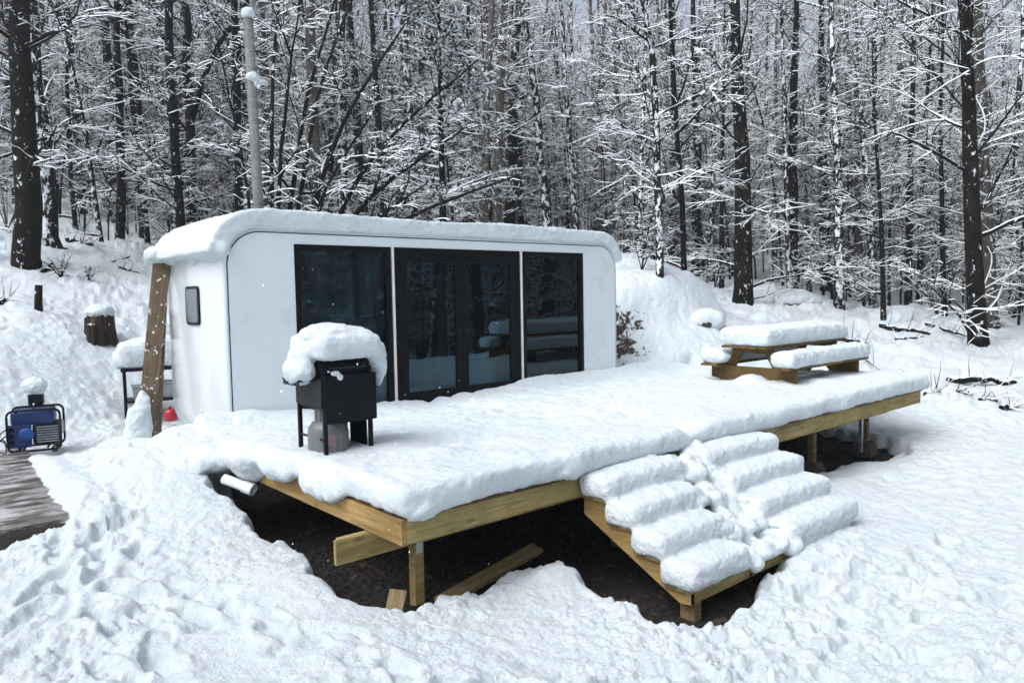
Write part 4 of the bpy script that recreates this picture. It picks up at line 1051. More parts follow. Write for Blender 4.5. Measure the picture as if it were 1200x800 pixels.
for k, dy in enumerate((0, .08)):
    pts = [(-1.84, 2.60, -.12 + dy), (-1.97, 2.46, -.16 + dy), (-2.02, 2.3, -.28), (-1.93, 2.2, -.31), (-1.92, 2.45, -.18 + dy * .5), (-2.1, 2.4, -.13 - dy), (-2.4, 2.2, -.30), (-2.9, 2.0, -.31)]
    P = np.array(pts); t = np.linspace(0, len(P) - 1, 50); 
    C = np.stack([np.interp(t, range(len(P)), P[:, i]) for i in range(3)], 1); 
    for _ in range(5): C[1:-1] = (C[:-2] + C[1:-1] * 2 + C[2:]) / 4
    o = tube('power_cord', C, .008, RUBBER); tag(o, ['looping black power cord hanging lowest from the generator', 'upper black power cord curling out of the generator'][k], 'cord', 'power cords at the generator')

# icy wooden platform
pf = thing('wooden_platform', 'low wooden platform glazed with dirty wet ice in front of the generator', 'platform', (-4.3, .72, -.36))
y = -2.0; k = 0
while y < 1.98:
    x1 = 2.62
    o = board('plank', (-2.6, y + .09, 0), (x1, y + .09, 0), .1855, .035, ICEW, pf, wdir=(0, 1, 0), bev=.0015); y += .186; k += 1
board('edge_board', (-2.6, -2.03, -.10), (2.55, -2.03, -.10), .17, .04, simple('wet_dark_wood', (.035, .026, .018), .35, bmp=.4, var=.5), pf)
for yy in (-1.4, .2, 1.7): board('joist', (-2.5, yy, -.10), (2.4, yy, -.10), .15, .05, PINED, pf)

# stumps
def stump(label, x, y, r, h, cap, seed, mat=STUMPB):
    z0 = gz(x, y) - .12; t = thing('tree_stump', label, 'stump', (x, y, z0), R(seed * 40)); rr = random.Random(seed)
    seg = 28; prof = []; V = []; Q = []
    lv = [(0, 1.25), (.25, 1.08), (.6, 1.0), (.9, .97), (1.0, .95)]
    off = [1 + .14 * math.sin(k * 1.3) + rr.uniform(-.2, .2) for k in range(seg)]; hh = [1 + rr.uniform(-.32, .12) for _ in range(seg)]
    for f_, s in lv:
        for k in range(seg): a = 2 * math.pi * k / seg; V.append((r * s * off[k] * math.cos(a), r * s * off[k] * math.sin(a), (h + .12) * f_ * (hh[k] if f_ > .8 else 1)))
    for i in range(4):
        for k in range(seg): Q.append((i * seg + k, i * seg + (k + 1) % seg, (i + 1) * seg + (k + 1) % seg, (i + 1) * seg + k))
    link('bark_shell', np_mesh('bark_shell', np.array(V), np.array(Q)), mat, t)
    b = bmesh.new(); bmesh.ops.create_cone(b, cap_ends=True, segments=24, radius1=r * .93, radius2=r * .88, depth=h * .6); bmesh.ops.translate(b, vec=(0, 0, (h + .12) - h * .36), verts=b.verts); 
    for v in b.verts: v.co.x *= rr.uniform(.8, 1.05); v.co.y *= rr.uniform(.8, 1.05); v.co.z += rr.uniform(-.05, .04)
    bm_link('heartwood', b, STUMPC, t)
    if cap: snow_lump('snow_cap', [('e', (0, 0, h + .12 + cap * .35), (r * 1.15, r * 1.1, cap * .65)), ('e', (-r * .3, 0, h + .12 + cap * .3), (r, r * .9, cap * .5))], t, .02, ((.03, .15), (.01, .05)), 5)
    return t
p = at(119, 400, dist=hit(119, 400, 15)); stump('broken dark brown stump with a rounded snow cap on the slope left of the house', p[0], p[1], .22, .40, .22, 1)
p = at(108, 405, dist=hit(108, 405, 14.6)); t = stump('thin rotten stub standing against the big broken stump', p[0], p[1], .07, .30, .05, 2)
p = at(45, 368, dist=hit(45, 368, 16)); z0 = gz(p[0], p[1]); o = tube('dead_stub', [(p[0], p[1], z0 - .2), (p[0] + .01, p[1], z0 + .15), (p[0] + .03, p[1], z0 + .45)], [.075, .065, .06], BARK, sides=10); tag(o, 'short black broken stub standing alone in snow below the left big tree', 'stump')

# wooden pole behind the roof
pl = thing('wooden_pole', 'pale grey wooden pole with a snow cap rising behind the house roof', 'pole', (1.72, 3.0, -.4))
pts = [(0, 0, 0), (-.02, 0, 3.3), (-.07, 0, 6.35)]
tube('shaft', pts, [.085, .08, .075], POLEW, pl, 16)
snow_lump('snow_cap', [('e', (-.07, 0, 6.43), (.11, .11, .10))], pl, .015, ((.01, .06),), 4)
snow_lump('snow_clump', [('e', (-.05, -.06, 5.44), (.11, .08, .08)), ('e', (.08, -.05, 5.38), (.12, .07, .04)), ('e', (.0, -.07, 5.34), (.06, .05, .06))], pl, .015, ((.03, .08), (.01, .03)), 3)

# boulders, logs and fallen branches
def boulder(label, px, py, dist, s, seed, capz=.12):
    p = at(px, py, dist=hit(px, py, dist)); x, y = p[0], p[1]; z0 = gz(x, y) - .45 * s[2]
    t = thing('boulder', label, 'boulder', (x, y, z0)); b = bmesh.new(); bmesh.ops.create_icosphere(b, subdivisions=4, radius=1); bmesh.ops.scale(b, vec=s, verts=b.verts)
    me = bpy.data.meshes.new('rock'); b.to_mesh(me); b.free(); V = np.array([v.co[:] for v in me.vertices]); V += (V / np.linalg.norm(V, axis=1, keepdims=True)) * (.25 * min(s) * fbm(V + seed, .5, 4, seed))[:, None]
    me.vertices.foreach_set('co', V.astype(np.float32).ravel()); link('rock', me, ROCKM, t)
    snow_lump('snow_cap', [('e', (0, 0, s[2] * .42), (s[0] * 1.08, s[1] * 1.02, s[2] * .72 + capz)), ('e', (s[0] * .3, -.1, s[2] * .2), (s[0] * .85, s[1] * 1.1, s[2] * .6 + capz))], t, .045, ((.05, .4), (.02, .1)), 4)
boulder('snow-covered boulder left of the picnic table top near a big black trunk', 825, 378, 17.5, (.34, .3, .18), 1)
boulder('low broad snow-capped boulder right of the picnic table by the thin trunks', 1050, 375, 21, (1.1, .7, .42), 2)
boulder('dark-faced boulder under snow behind the far end of the picnic table', 930, 352, 27, (.8, .6, .38), 3)
boulder('small snowy boulder by the roots of the thick black tree', 893, 378, 20, (.3, .3, .16), 5)
boulder('snow-topped rock beyond the picnic table at the edge of the woods', 985, 395, 18.5, (.45, .35, .16), 6, .08)
def log(label, pts, r, seed, name='fallen_branch', cat='branch', snow=.03, group=None):
    P = np.array([at(px, py, dist=min(max(hit(px, py, d), d * .8), d * 1.3)) for px, py, d in pts])
    for q in P: q[2] = gz(q[0], q[1]) + r * .35
    n_ = 14; t = np.linspace(0, len(P) - 1, n_); C = np.stack([np.interp(t, range(len(P)), P[:, i]) for i in range(3)], 1)
    rg = np.random.default_rng(seed); C[1:-1] += rg.normal(0, r * .35, (n_ - 2, 3))
    base = C[0].copy(); C -= base
    V, Q, m = tube_arrays(C[None], np.linspace(r, r * .45, n_)[None], 8, snow, rg); parts = [(V, Q, m)]
    # side twigs
    k = 8; p, T, rr_ = sample(C[None], np.full((1, n_), r), np.zeros(k, int), rg.random(k) * .9); D = side_dirs(T, .7 + .3 * rg.random(k), rg, .2); D[:, 2] = np.abs(D[:, 2])
    P1, R1 = grow(p, D, .2 + .5 * rg.random(k), 4, np.full(k, r * .16 + .002), np.full(k, .002), .03, .15, rg); parts.append(tube_arrays(P1, R1, 4, snow * .6, rg))
    Vs, Qs, ms, o_ = [], [], [], 0
    for V, Q, m in parts: Vs.append(V); Qs.append(Q + o_); ms.append(m); o_ += len(V)
    o = link(name, np_mesh(name, np.concatenate(Vs), np.concatenate(Qs), np.concatenate(ms)), [BARK, BSNOW]); o.location = base
    return tag(o, label, cat, group)
log('thin bare branch lying on snow just right of the picnic table', [(1007, 421, 14.3), (1030, 433, 13.8)], .022, 1, snow=.01)
log('dark fallen branch just beyond the picnic table top at its right end', [(985, 400, 17), (1018, 407, 16.6)], .05, 2)
log('dark fallen limb at the foot of the right-hand boulder', [(1030, 385, 19), (1090, 392, 18)], .06, 3)
log('short broken branch on the snow below the right-hand boulder', [(1050, 399, 17.5), (1082, 395, 18)], .035, 4)
log('dark branch on the snow between boulder and rightmost big tree', [(1085, 385, 19), (1135, 398, 18)], .04, 5)
log('brown board-like log lying right of the deck corner', [(1080, 463, 13.6), (1102, 466, 13.4)], .045, 6, 'fallen_log', 'log', .02)
log('reddish log end half buried right of the deck, second along the row', [(1120, 461, 14.2), (1140, 466, 14)], .05, 7, 'fallen_log', 'log', .03)
log('small dark log farther right in the scattered row of logs', [(1148, 470, 13.9), (1168, 474, 13.7)], .04, 8, 'fallen_log', 'log', .03)
log('long snowy log behind the scattered row of logs at the right edge', [(1110, 450, 15), (1190, 452, 15)], .06, 9, 'fallen_log', 'log', .05)
log('rightmost log stub poking from the snow at the frame edge', [(1172, 481, 13), (1198, 478, 13)], .04, 10, 'fallen_log', 'log', .03)
log('fallen trunk tip half hidden by snow beneath the left trees', [(80, 286, 22), (108, 290, 21)], .09, 11, 'fallen_log', 'log', .05)
log('long thin fallen branch on the snowy slope above the broken stump', [(132, 308, 19), (165, 299, 20)], .03, 12)
log('forked fallen branch lying below the long thin one on the slope', [(140, 312, 18.5), (163, 322, 17.5)], .025, 13)
log('dark stick at the far left edge of the snowy slope', [(0, 358, 16), (9, 355, 16)], .05, 14)

# ================================================================== trees with a look of their own
T = px_tree
near = dict(nl=20, ns=8, nt=6, zlo=1.8, zhi=11, limb=1.9, snow=.028, tw=.005, limbr=.026, lift=.10)
T('thick black mossy trunk standing farthest forward at the left edge', 14.5, 27, [(36, 308), (30, 160), (20, 0)], seed=1, bark=BARK, sides=16, nl=12, ns=8, nt=5, zlo=3.8, zhi=10, limb=2.2, tw=.006, snow=.035)
T('slanting dark trunk just behind the thick mossy trunk at the left edge', 16, 16, [(64, 290), (48, 150), (38, 0)], seed=2, bark=BARKS, nl=16, ns=7, nt=6, zlo=2.5, limb=2.6)
T('straight black trunk with snow flecks between the left pair and the leaning saplings', 20, 10, [(141, 282), (140, 150), (137, 0)], seed=3, bark=BARK, **near)
T('slender trunk leaning left across the woods behind the left pair', 18, 5.5, [(119, 285), (97, 140), (66, 0)], seed=4, bark=BARKS, nl=16, ns=8, nt=6, limb=1.6, zlo=2, snow=.03)
T('thin dark sapling bending beside the straight black trunk', 18.5, 6, [(174, 288), (160, 160), (150, 60), (148, 0)], seed=5, bark=BARK, nl=16, ns=7, nt=6, limb=1.4, zlo=1.5, snow=.03)
T('stout trunk with hanging twigs rising left of the leaning curved tree', 21, 14, [(209, 285), (203, 110), (180, 0)], seed=6, bark=BARKS, **{**near, 'nl': 30})
T('dark curved slender tree leaning right towards the grey pole', 17, 8, [(204, 282), (216, 190), (247, 70), (290, 0)], seed=7, bark=BARK, nl=15, ns=8, nt=6, zlo=3, limb=2.2)
T('heavy black trunk directly behind the grey pole', 19, 13, [(294, 270), (284, 120), (274, 0)], seed=8, bark=BARK, **near)
T('trunk standing behind the roof, first right of the arching tree clump', 22, 11, [(467, 275), (458, 180), (450, 0)], seed=9, bark=BARKS, **near)
T('broad dark trunk standing behind the roof, middle of three', 23, 12, [(494, 275), (494, 150), (492, 0)], seed=10, bark=BARK, **near)
T('dark trunk behind the roof below the snow-laden evergreen bough', 22, 13, [(525, 280), (524, 170), (520, 0)], seed=11, bark=BARKS, **near)
T('very thin straight tree rising above the middle of the house roof', 20, 5, [(604, 290), (602, 150), (600, 0)], seed=12, bark=BARK, nl=20, ns=7, nt=6, zlo=2, limb=1.5)
T('tan dead trunk with stripped bark above the right half of the roof', 24, 10, [(703, 290), (702, 150), (702, 40)], seed=13, bark=BARKT, tall=9, nl=6, ns=6, nt=5, limb=1.6, zlo=3)
T('slim black trunk with level snowy branches right of the house', 18, 9.5, [(773, 324), (769, 190), (765, 70), (752, 0)], seed=14, bark=BARKS, **near)
T('thin black trunk just right of the slim one with level branches', 19, 7, [(803, 320), (793, 150), (784, 0)], seed=15, bark=BARK, **near)
T('very thin pale-flecked trunk left of the thickest central black tree', 22, 6, [(834, 332), (836, 170), (838, 0)], seed=16, bark=BARKS, **near)
T('thin trunk touching the left side of the thickest central black tree', 21, 6, [(846, 338), (847, 170), (850, 0)], seed=17, bark=BARK, nl=16, ns=7, nt=5, limb=1.8)
T('thickest central black tree behind the picnic table', 18.5, 23, [(870, 358), (868, 170), (862, 0)], seed=18, bark=BARK, sides=16, nl=22, ns=8, nt=6, zlo=1.8, zhi=10, limb=2.6, snow=.03, limbr=.03)
T('medium trunk with snowy bark right of the picnic table far end', 21, 12, [(985, 362), (981, 170), (975, 0)], seed=19, bark=BARKS, **near)
T('thinner trunk right behind the medium snowy-barked trunk', 24, 9, [(1000, 350), (996, 170), (990, 0)], seed=20, bark=BARKS, **near)
T('small dark tree fanning many upswept twigs before the woods at right', 17, 6, [(1036, 362), (1032, 250), (1025, 140), (1022, 60)], seed=21, bark=BARK, tall=8, nl=30, ns=7, nt=6, zlo=1.2, zhi=7, limb=1.8, snow=.026, limbr=.02, lift=.14)
T('straight slim trunk with level snow-laden boughs left of the rightmost big pair', 20, 8.5, [(1065, 352), (1067, 180), (1071, 0)], seed=22, bark=BARK, **near)
T('big black trunk foremost of the pair near the right edge', 18.5, 19, [(1146, 408), (1138, 180), (1129, 0)], seed=23, bark=BARK, sides=16, nl=26, ns=9, nt=6, zlo=2.0, zhi=9, limb=3.2, snow=.042, limbr=.036)
T('smooth grey-brown trunk behind the black one near the right edge', 20.5, 17, [(1160, 384), (1152, 180), (1145, 0)], seed=24, bark=BARKG, sides=16, **near)
T('dark trunk at the far right edge behind brush', 23, 9, [(1187, 362), (1192, 200), (1197, 0)], seed=25, bark=BARKS, **near)
T('thin crooked black tree at the left between trunk and slope', 22, 5, [(88, 268), (80, 150), (76, 0)], seed=26, bark=BARK, nl=16, ns=6, nt=5, limb=1.5)
T('narrow trunk in the gap right of the stout twiggy trunk', 24, 6, [(240, 270), (243, 130), (240, 0)], seed=27, bark=BARKS, **near)
T('slender trunk above the left end of the roof snow', 23, 5, [(262, 270), (255, 130), (258, 0)], seed=28, bark=BARK, **near)
T('faint slim trunk left of the picnic table behind the snow bank', 25, 6, [(745, 320), (752, 170), (758, 0)], seed=29, bark=BARKS, **near)
T('slim trunk in the gap between central black tree and medium snowy one', 26, 7, [(925, 345), (920, 170), (915, 0)], seed=30, bark=BARKS, **near)
T('broken weathered snag with a bent top among far twigs', 27, 6, [(948, 345), (945, 230), (941, 118)], seed=31, bark=BARKG, tall=6.4, nl=4, ns=4, nt=4, limb=1)
T('slim dark trunk just left of the rightmost big black trunk', 24, 6, [(1108, 372), (1103, 200), (1104, 0)], seed=32, bark=BARK, **near)

# arching multi-stem tree behind the roof right of the pole
def stems_tree(label, base, ends, rg, rad=.05, name='multi_stem_tree', **kw):
    tr = []
    for e, r in ends:
        e = np.array(e, float); mid = e * .5 + np.array([0, 0, np.linalg.norm(e) * (.17 if len(ends) > 10 else .12)]); m1 = e * .22 + np.array([0, 0, np.linalg.norm(e) * .10])
        tr.append(([(0, 0, 0), m1, mid, e], [r, r * .85, r * .6, r * .2]))
    return place_tree(name, label, base, tr, rg, **kw)
b0 = at(312, 300, dist=14.5); bz = gz(b0[0], b0[1]) - .1; b0 = np.array([b0[0], b0[1], bz])
def rel(px, py, d): return at(px, py, dist=d) - b0
ends = [(rel(352, 0, 14.5), .06), (rel(400, -20, 15), .065), (rel(480, 20, 14.5), .07), (rel(545, 150, 13.8), .075), (rel(610, 205, 13.5), .065), (rel(500, 215, 13.6), .06), (rel(330, -60, 15.5), .06), (rel(440, -60, 16), .055), (rel(250, 30, 15), .045), (rel(560, 70, 14), .065), (rel(445, 120, 14), .05)]
stems_tree('arching many-stemmed tree with snow-lined limbs right of the pole', b0, ends, np.random.default_rng(77), nl=60, ns=8, nt=6, zlo=1.0, zhi=8, limb=1.6, tw=.005, snow=.038, limbr=.022, sides=8)
# snow-laden evergreen bough cluster (hemlock-like) above the roof
rg = np.random.default_rng(5); e0 = at(520, 290, dist=16.5); e0[2] = gz(e0[0], e0[1]) - .2
et = thing('young_evergreen', 'snow-laden evergreen with drooping white boughs above the middle of the roof', 'tree', e0)
H_ = 8.8; TP = np.array([[[0, 0, z] for z in np.linspace(0, H_, 8)]]); TRr = np.linspace(.10, .015, 8)[None]
V, Q, m = tube_arrays(TP, TRr, 10, None); link('trunk', np_mesh('trunk', V, Q), BARK, et)
nl = 70; t = .28 + .70 * rg.random(nl); p, Tt, r = sample(TP, TRr, np.zeros(nl, int), t); L = 2.3 * (1.12 - t) + .25
P1, R1 = grow(p, side_dirs(Tt, np.full(nl, 1.35), rg), L, 8, np.full(nl, .018), np.full(nl, .004), .03, .05, rg, -.13)
n2 = nl * 16; pi = np.repeat(np.arange(nl), 16); tt = .15 + .85 * rg.random(n2); p2, T2, r2 = sample(P1, R1, pi, np.clip(tt, 0, .99))
P2, R2 = grow(p2, side_dirs(T2, .8 + .2 * rg.random(n2), rg, .85), L[pi] * .25 * (1.3 - tt), 3, np.full(n2, .006), np.full(n2, .003), -.05, .08, rg)
NEEDLE = simple('dark_needles', (.012, .022, .012), .8, var=.4)
n3 = n2 * 7; pi3 = np.repeat(np.arange(n2), 7); p3, T3, r3_ = sample(P2, R2, pi3, rg.random(n3) * .99); D3 = side_dirs(T3, np.full(n3, .9), rg, .8); c3 = p3 + D3 * .05
s3 = np.cross(D3, [0, 0, 1.]); s3 /= np.linalg.norm(s3, axis=1, keepdims=True) + 1e-9; ln = .075; wd = .024
VV = np.stack([c3 - D3 * ln, c3 + s3 * wd, c3 + D3 * ln, c3 - s3 * wd], 1).reshape(-1, 3); QQ = np.arange(n3 * 4).reshape(-1, 4); ms_ = np.where(rg.random(n3) < .38, 1, 2)
VV[:, 2] += np.repeat(ms_ == 1, 4) * .01
A = tube_arrays(P1, R1, 5, .05, rg); B = tube_arrays(P2, R2, 4, .035, rg)
V = np.concatenate([A[0], B[0], VV]); Q = np.concatenate([A[1], B[1] + len(A[0]), QQ + len(A[0]) + len(B[0])]); m = np.concatenate([A[2], B[2], ms_])
link('crown', np_mesh('crown', V, Q, m), [BARK, BSNOW, NEEDLE], et)
# shrubs
def shrub(label, px, py, dist, h, seed, n=7, group=None, leaves=0, spread=.5, nl=26, **kw):
    p = at(px, py, dist=min(max(hit(px, py, dist), dist * .85), dist * 1.25)); z = gz(p[0], p[1]) - .05; rg = np.random.default_rng(seed)
    ends = [((rg.normal(0, spread * h), rg.normal(0, spread * h), h * rg.uniform(.6, 1.1)), .012 + .006 * rg.random()) for _ in range(n)]
    k = dict(nl=nl, ns=5, nt=4, zlo=h * .2, zhi=h, limb=h * .38, tw=.0035, snow=.02, limbr=.008, sides=5, leaves=leaves); k.update(kw)
    stems_tree(label, np.array([p[0], p[1], z]), ends, rg, name='bare_shrub', **k).__setitem__('category', 'shrub')
shrub('small twiggy shrub at the foot of the thick mossy trunk', 72, 322, 15, .55, 1)
shrub('low sparse weed clump in snow beneath the left trunk pair', 104, 330, 15, .35, 2, 4)
shrub('tangled bare shrub on the slope left of the house roof corner', 215, 322, 16, .8, 3, leaves=10)
shrub('leafy tan-tipped beech sapling behind the left end of the roof', 150, 270, 21, 2.4, 4, 4, leaves=160, spread=.22)
shrub('tan-leaved young beech beside the base of the grey pole', 262, 255, 19, 2.6, 5, 4, leaves=180, spread=.22)
shrub('broad snowy thicket between the picnic table and small fanning tree', 940, 350, 27, 2.0, 6, 9, spread=.45, nl=40, snow=.03)
shrub('snow-bowed shrub below the small fanning tree', 1012, 360, 24, 1.6, 7, 8, spread=.5, nl=50, snow=.035)
shrub('dense snow-bowed brush left of the rightmost big trunk', 1098, 372, 23, 1.5, 8, 8, spread=.5, nl=36, snow=.035)
shrub('thick brush at the far right edge behind the big pair', 1188, 372, 24, 1.8, 9, 9, spread=.5, nl=40, snow=.035)
shrub('snowy brush around the base of the thickest central black tree', 838, 340, 23, 1.2, 10, 7, spread=.5, nl=28, snow=.035)
shrub('thin twiggy shrub on top of the snow bank right of the house', 752, 318, 17, 1.4, 11, 6, spread=.3)
shrub('wispy shrub in the open snow before the right-hand boulder', 1148, 398, 17.5, .7, 12, 5)
shrub('fine-stemmed bare shrub at the far left edge of the slope', 8, 262, 20, 2.0, 13, 7, leaves=60)
shrub('small bare shrub on the slope above the black table', 205, 300, 18, 1.0, 14, 6)

# ================================================================== the woods behind: copies of a few grown kinds
kinds = []
for s in range(7):
    rg = np.random.default_rng(300 + s); Ht = rg.uniform(12, 16); le = rg.normal(0, .5, 2); rr = rg.uniform(.09, .16)
    pts = [(0, 0, -.4), (le[0] * .1, le[1] * .1, Ht * .3), (le[0] * .5, le[1] * .5, Ht * .6), (le[0], le[1], Ht)]
    me = tree_meshes([(pts, [rr * 1.15, rr, rr * .7, rr * .15])], rg, nl=[30, 14, 26][s % 3], ns=8, nt=6, zlo=[1.8, 4, 3][s % 3], zhi=Ht, limb=[1.9, 1.5, 2.0][s % 3], tw=.0065, snow=.03, limbr=.022, lift=.12, sides=8, bark=[BARK, BARKS, BARKG][s % 3], one=True)
    kinds.append(me)
saps = []
for s in range(5):
    rg = np.random.default_rng(400 + s); Ht = rg.uniform(4, 7.5); le = rg.normal(0, .7, 2); rr = rg.uniform(.02, .035)
    pts = [(0, 0, -.2), (le[0] * .1, le[1] * .1, Ht * .3), (le[0] * .5, le[1] * .5, Ht * .65), (le[0] * 1.3, le[1] * 1.3, Ht)]
    me = tree_meshes([(pts, [rr * 1.15, rr, rr * .7, rr * .2])], rg, nl=28, ns=7, nt=5, zlo=.6, zhi=Ht, limb=1.15, tw=.0045, snow=.028, limbr=.011, sides=6, bark=BARK, one=True, lift=.12, flat=.6, leaves=(40 if s == 2 else 0))
    me.name = 'bare_sapling'; saps.append(me)
rg = np.random.default_rng(9)
placed = []
def scatter(n, meshes, name, labels, group, b0, b1, d0, d1, smin, smax, mind, cat='tree', ok=None):
    out = 0; tries = 0; cand = []
    while len(cand) < n and tries < 20000:
        tries += 1; b = rg.uniform(b0, b1); d = math.sqrt(rg.uniform(d0 ** 2, d1 ** 2)); a = bearing0 - R(b)
        x, y = CAM[0] + d * math.cos(a), CAM[1] + d * math.sin(a)
        if ok and not ok(x, y, b, d): continue
        if any((x - u) ** 2 + (y - v) ** 2 < mind ** 2 for u, v in placed): continue
        placed.append((x, y)); cand.append((x, y, d, b))
    Z = snow_z(np.array([(c[0], c[1]) for c in cand]), False)
    for (x, y, d, b), z in zip(cand, Z):
        o = bpy.data.objects.new(name, meshes[rg.integers(len(meshes))]); col.objects.link(o)
        o.location = (x, y, z); s = rg.uniform(smin, smax); o.scale = (s, s, s * rg.uniform(.92, 1.1)); o.rotation_euler = (rg.normal(0, .03), rg.normal(0, .03), rg.uniform(0, 6.28))
        tag(o, labels(d, b), cat, group)
def woods_ok(x, y, b, d):
    if -2 < y < 9 and x < 8 : return False
    return d > (19 if b < 0 else 24 if b < 10 else 26)
def lab(d, b):
    return 'thin bare snow-dusted tree among the crowded trunks of the woods behind the clearing'
scatter(185, kinds, 'bare_tree', lab, 'bare trees of the woods behind the clearing', -38, 38, 19, 50, .75, 1.2, 1.1, ok=woods_ok)
scatter(80, saps, 'bare_sapling', lambda d, b: 'small snow-laced sapling in the understory of the woods behind the clearing', 'saplings in the understory of the woods', -38, 38, 20, 40, .7, 1.3, .9, 'sapling', ok=woods_ok)
scatter(60, kinds, 'bare_tree', lambda d, b: 'bare tree of the woods behind the viewpoint, seen only mirrored in the door glass', 'bare trees mirrored in the glass', 46, 125, 13, 30, .8, 1.2, 1.6, ok=lambda x, y, b, d: True)

# the far wood reads as one mass
def far_wood(name, label, pts, meshes, smin, smax, seed):
    cl = bpy.data.collections.new(name + '_kinds')
    for me in meshes:
        o = bpy.data.objects.new(me.name, me); cl.objects.link(o)
    P = np.array(pts); Z = snow_z(P, False); me = bpy.data.meshes.new(name); me.vertices.add(len(P)); me.vertices.foreach_set('co', np.c_[P, Z].astype(np.float32).ravel()); me.update()
    o = link(name, me); tag(o, label, 'woods', None, 'stuff')
    ng = bpy.data.node_groups.new(name, 'GeometryNodeTree'); ng.interface.new_socket('Geometry', in_out='INPUT', socket_type='NodeSocketGeometry'); ng.interface.new_socket('Geometry', in_out='OUTPUT', socket_type='NodeSocketGeometry')
    N = ng.nodes; gi, go = N.new('NodeGroupInput'), N.new('NodeGroupOutput'); ip = N.new('GeometryNodeInstanceOnPoints'); ci = N.new('GeometryNodeCollectionInfo')
    ci.inputs['Collection'].default_value = cl; ci.inputs['Separate Children'].default_value = True; ci.inputs['Reset Children'].default_value = True
    ip.inputs['Pick Instance'].default_value = True
    rr = N.new('FunctionNodeRandomValue'); rr.data_type = 'FLOAT_VECTOR'; rr.inputs[0].default_value = (-.04, -.04, 0); rr.inputs[1].default_value = (.04, .04, 6.28); rr.inputs['Seed'].default_value = seed
    rs = N.new('FunctionNodeRandomValue'); rs.data_type = 'FLOAT'; rs.inputs[2].default_value = smin; rs.inputs[3].default_value = smax; rs.inputs['Seed'].default_value = seed + 1
    L = ng.links; L.new(gi.outputs[0], ip.inputs['Points']); L.new(ci.outputs[0], ip.inputs['Instance']); L.new(rr.outputs[0], ip.inputs['Rotation']); L.new(rs.outputs[1], ip.inputs['Scale']); L.new(ip.outputs[0], go.inputs[0])
    md = o.modifiers.new('scatter', 'NODES'); md.node_group = ng
    return o
def ring_pts(n, b0, b1, d0, d1, seed):
    r_ = np.random.default_rng(seed); b = r_.uniform(b0, b1, n); d = np.sqrt(r_.uniform(d0 ** 2, d1 ** 2, n)); a = bearing0 - np.radians(b)
    return np.c_[CAM[0] + d * np.cos(a), CAM[1] + d * np.sin(a)]
far_wood('far_woods', 'far bare woods on the hillside fading into a grey tangle of snowy twigs', ring_pts(420, -45, 45, 48, 110, 1), kinds, .9, 1.3, 3)
far_wood('understory_thicket', 'dense snowy twig thicket filling the gaps between the trunks', ring_pts(900, -40, 40, 27, 65, 2), saps, .8, 1.5, 5)
far_wood('mirrored_thicket', 'dense twig thicket mirrored darkly in the door glass', ring_pts(260, 46, 125, 16, 34, 6), saps, .9, 1.6, 9)
far_wood('surrounding_woods', 'bare woods around the rest of the clearing, outside the picture', ring_pts(420, 45, 315, 27, 62, 4), kinds, .9, 1.3, 7)

# falling snow, a light scatter of flakes
r_ = np.random.default_rng(21); nf = 500
d = r_.uniform(1.8, 16, nf); a = bearing0 + r_.uniform(-half, half, nf); zf = CAM[2] + d * r_.uniform(-.5, .45, nf)
F0 = np.c_[CAM[0] + d * np.cos(a), CAM[1] + d * np.sin(a), zf]
gzv = snow_z(F0[:, :2], False); F0 = F0[(zf > gzv + .2) & ~((F0[:, 0] > -.3) & (F0[:, 0] < 7) & (F0[:, 1] > -.05) & (F0[:, 2] < 2.7) & (F0[:, 1] < 2.4))]
oct_ = np.array([(1, 0, 0), (-1, 0, 0), (0, 1, 0), (0, -1, 0), (0, 0, 1), (0, 0, -1)], float); tri = np.array([(0, 2, 4), (2, 1, 4), (1, 3, 4), (3, 0, 4), (2, 0, 5), (1, 2, 5), (3, 1, 5), (0, 3, 5)])
sz = r_.uniform(.0015, .0042, len(F0)); V = (F0[:, None] + oct_[None] * sz[:, None, None] * [1, 1, 1.5]).reshape(-1, 3); Q = (np.arange(len(F0))[:, None, None] * 6 + tri[None]).reshape(-1, 3)
tag(link('falling_snow', np_mesh('falling_snow', V, Q), BSNOW), 'fine falling snowflakes drifting through the air', 'snowflakes', None, 'stuff')

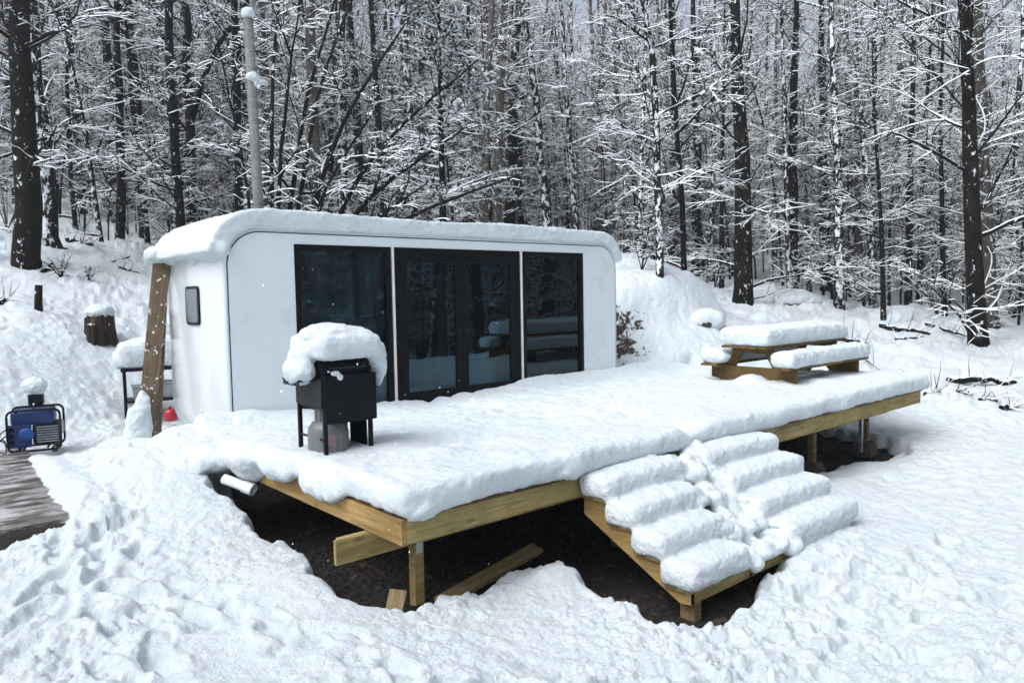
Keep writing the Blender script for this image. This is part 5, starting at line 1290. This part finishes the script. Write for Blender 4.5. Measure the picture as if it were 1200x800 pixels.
gv = np.empty(len(g_ground.data.vertices) * 3, np.float32); g_ground.data.vertices.foreach_get('co', gv); gv = gv.reshape(-1, 3)
hz0, hz1 = gv[:, 2].min() - 1, gv[:, 2].max() + 24; hx = np.abs(gv[:, :2]).max() + 5
hz = box('haze', (0, 0, (hz0 + hz1) / 2), (hx * 2, hx * 2, hz1 - hz0), None, None, 0)
hm = bpy.data.materials.new('snowy_air'); hm.use_nodes = True; n_ = hm.node_tree; n_.nodes.remove(n_.nodes['Principled BSDF']); pv = n_.nodes.new('ShaderNodeVolumePrincipled')
pv.inputs['Color'].default_value = (.93, .96, 1, 1); pv.inputs['Density'].default_value = .0016; pv.inputs['Anisotropy'].default_value = .2; n_.links.new(pv.outputs[0], n_.nodes['Material Output'].inputs['Volume'])
hz.data.materials.clear(); hz.data.materials.append(hm); tag(hz, 'thin snowy air between the viewpoint and the far woods', 'haze', None, 'stuff')

# ================================================================== light
w = bpy.data.worlds.new('World'); scene.world = w; w.use_nodes = True; nt = w.node_tree; bg = nt.nodes['Background']
sky = nt.nodes.new('ShaderNodeTexSky'); sky.sky_type = 'NISHITA'; sky.sun_disc = False; SE, SR = R(52), R(272)
sky.sun_elevation = SE; sky.sun_rotation = SR; sky.altitude = 300; sky.air_density = 1.0; sky.dust_density = 9.0; sky.ozone_density = 1.5
hs = nt.nodes.new('ShaderNodeHueSaturation'); hs.inputs['Saturation'].default_value = .40; nt.links.new(sky.outputs[0], hs.inputs['Color']); tn = mixc(nt, 1.0, hs.outputs[0], (.93, .98, 1.055)); tn.node.blend_type = 'MULTIPLY'; nt.links.new(tn, bg.inputs[0]); bg.inputs[1].default_value = .15
sd = bpy.data.lights.new('sun', 'SUN'); sd.energy = .95; sd.angle = R(52); sd.color = (1, .97, .93); so = bpy.data.objects.new('sun', sd); col.objects.link(so)
# direction towards the sun: rotation measured clockwise from +Y
dv = Vector((math.sin(SR) * math.cos(SE), math.cos(SR) * math.cos(SE), math.sin(SE))); so.rotation_euler = dv.to_track_quat('Z', 'Y').to_euler()
vs = scene.view_settings; vs.view_transform = 'Standard'; vs.look = 'None'; vs.exposure = .57; vs.gamma = 1; vs.use_curve_mapping = False
scene.cycles.max_bounces = 8; scene.cycles.transparent_max_bounces = 8; scene.cycles.use_denoising = True
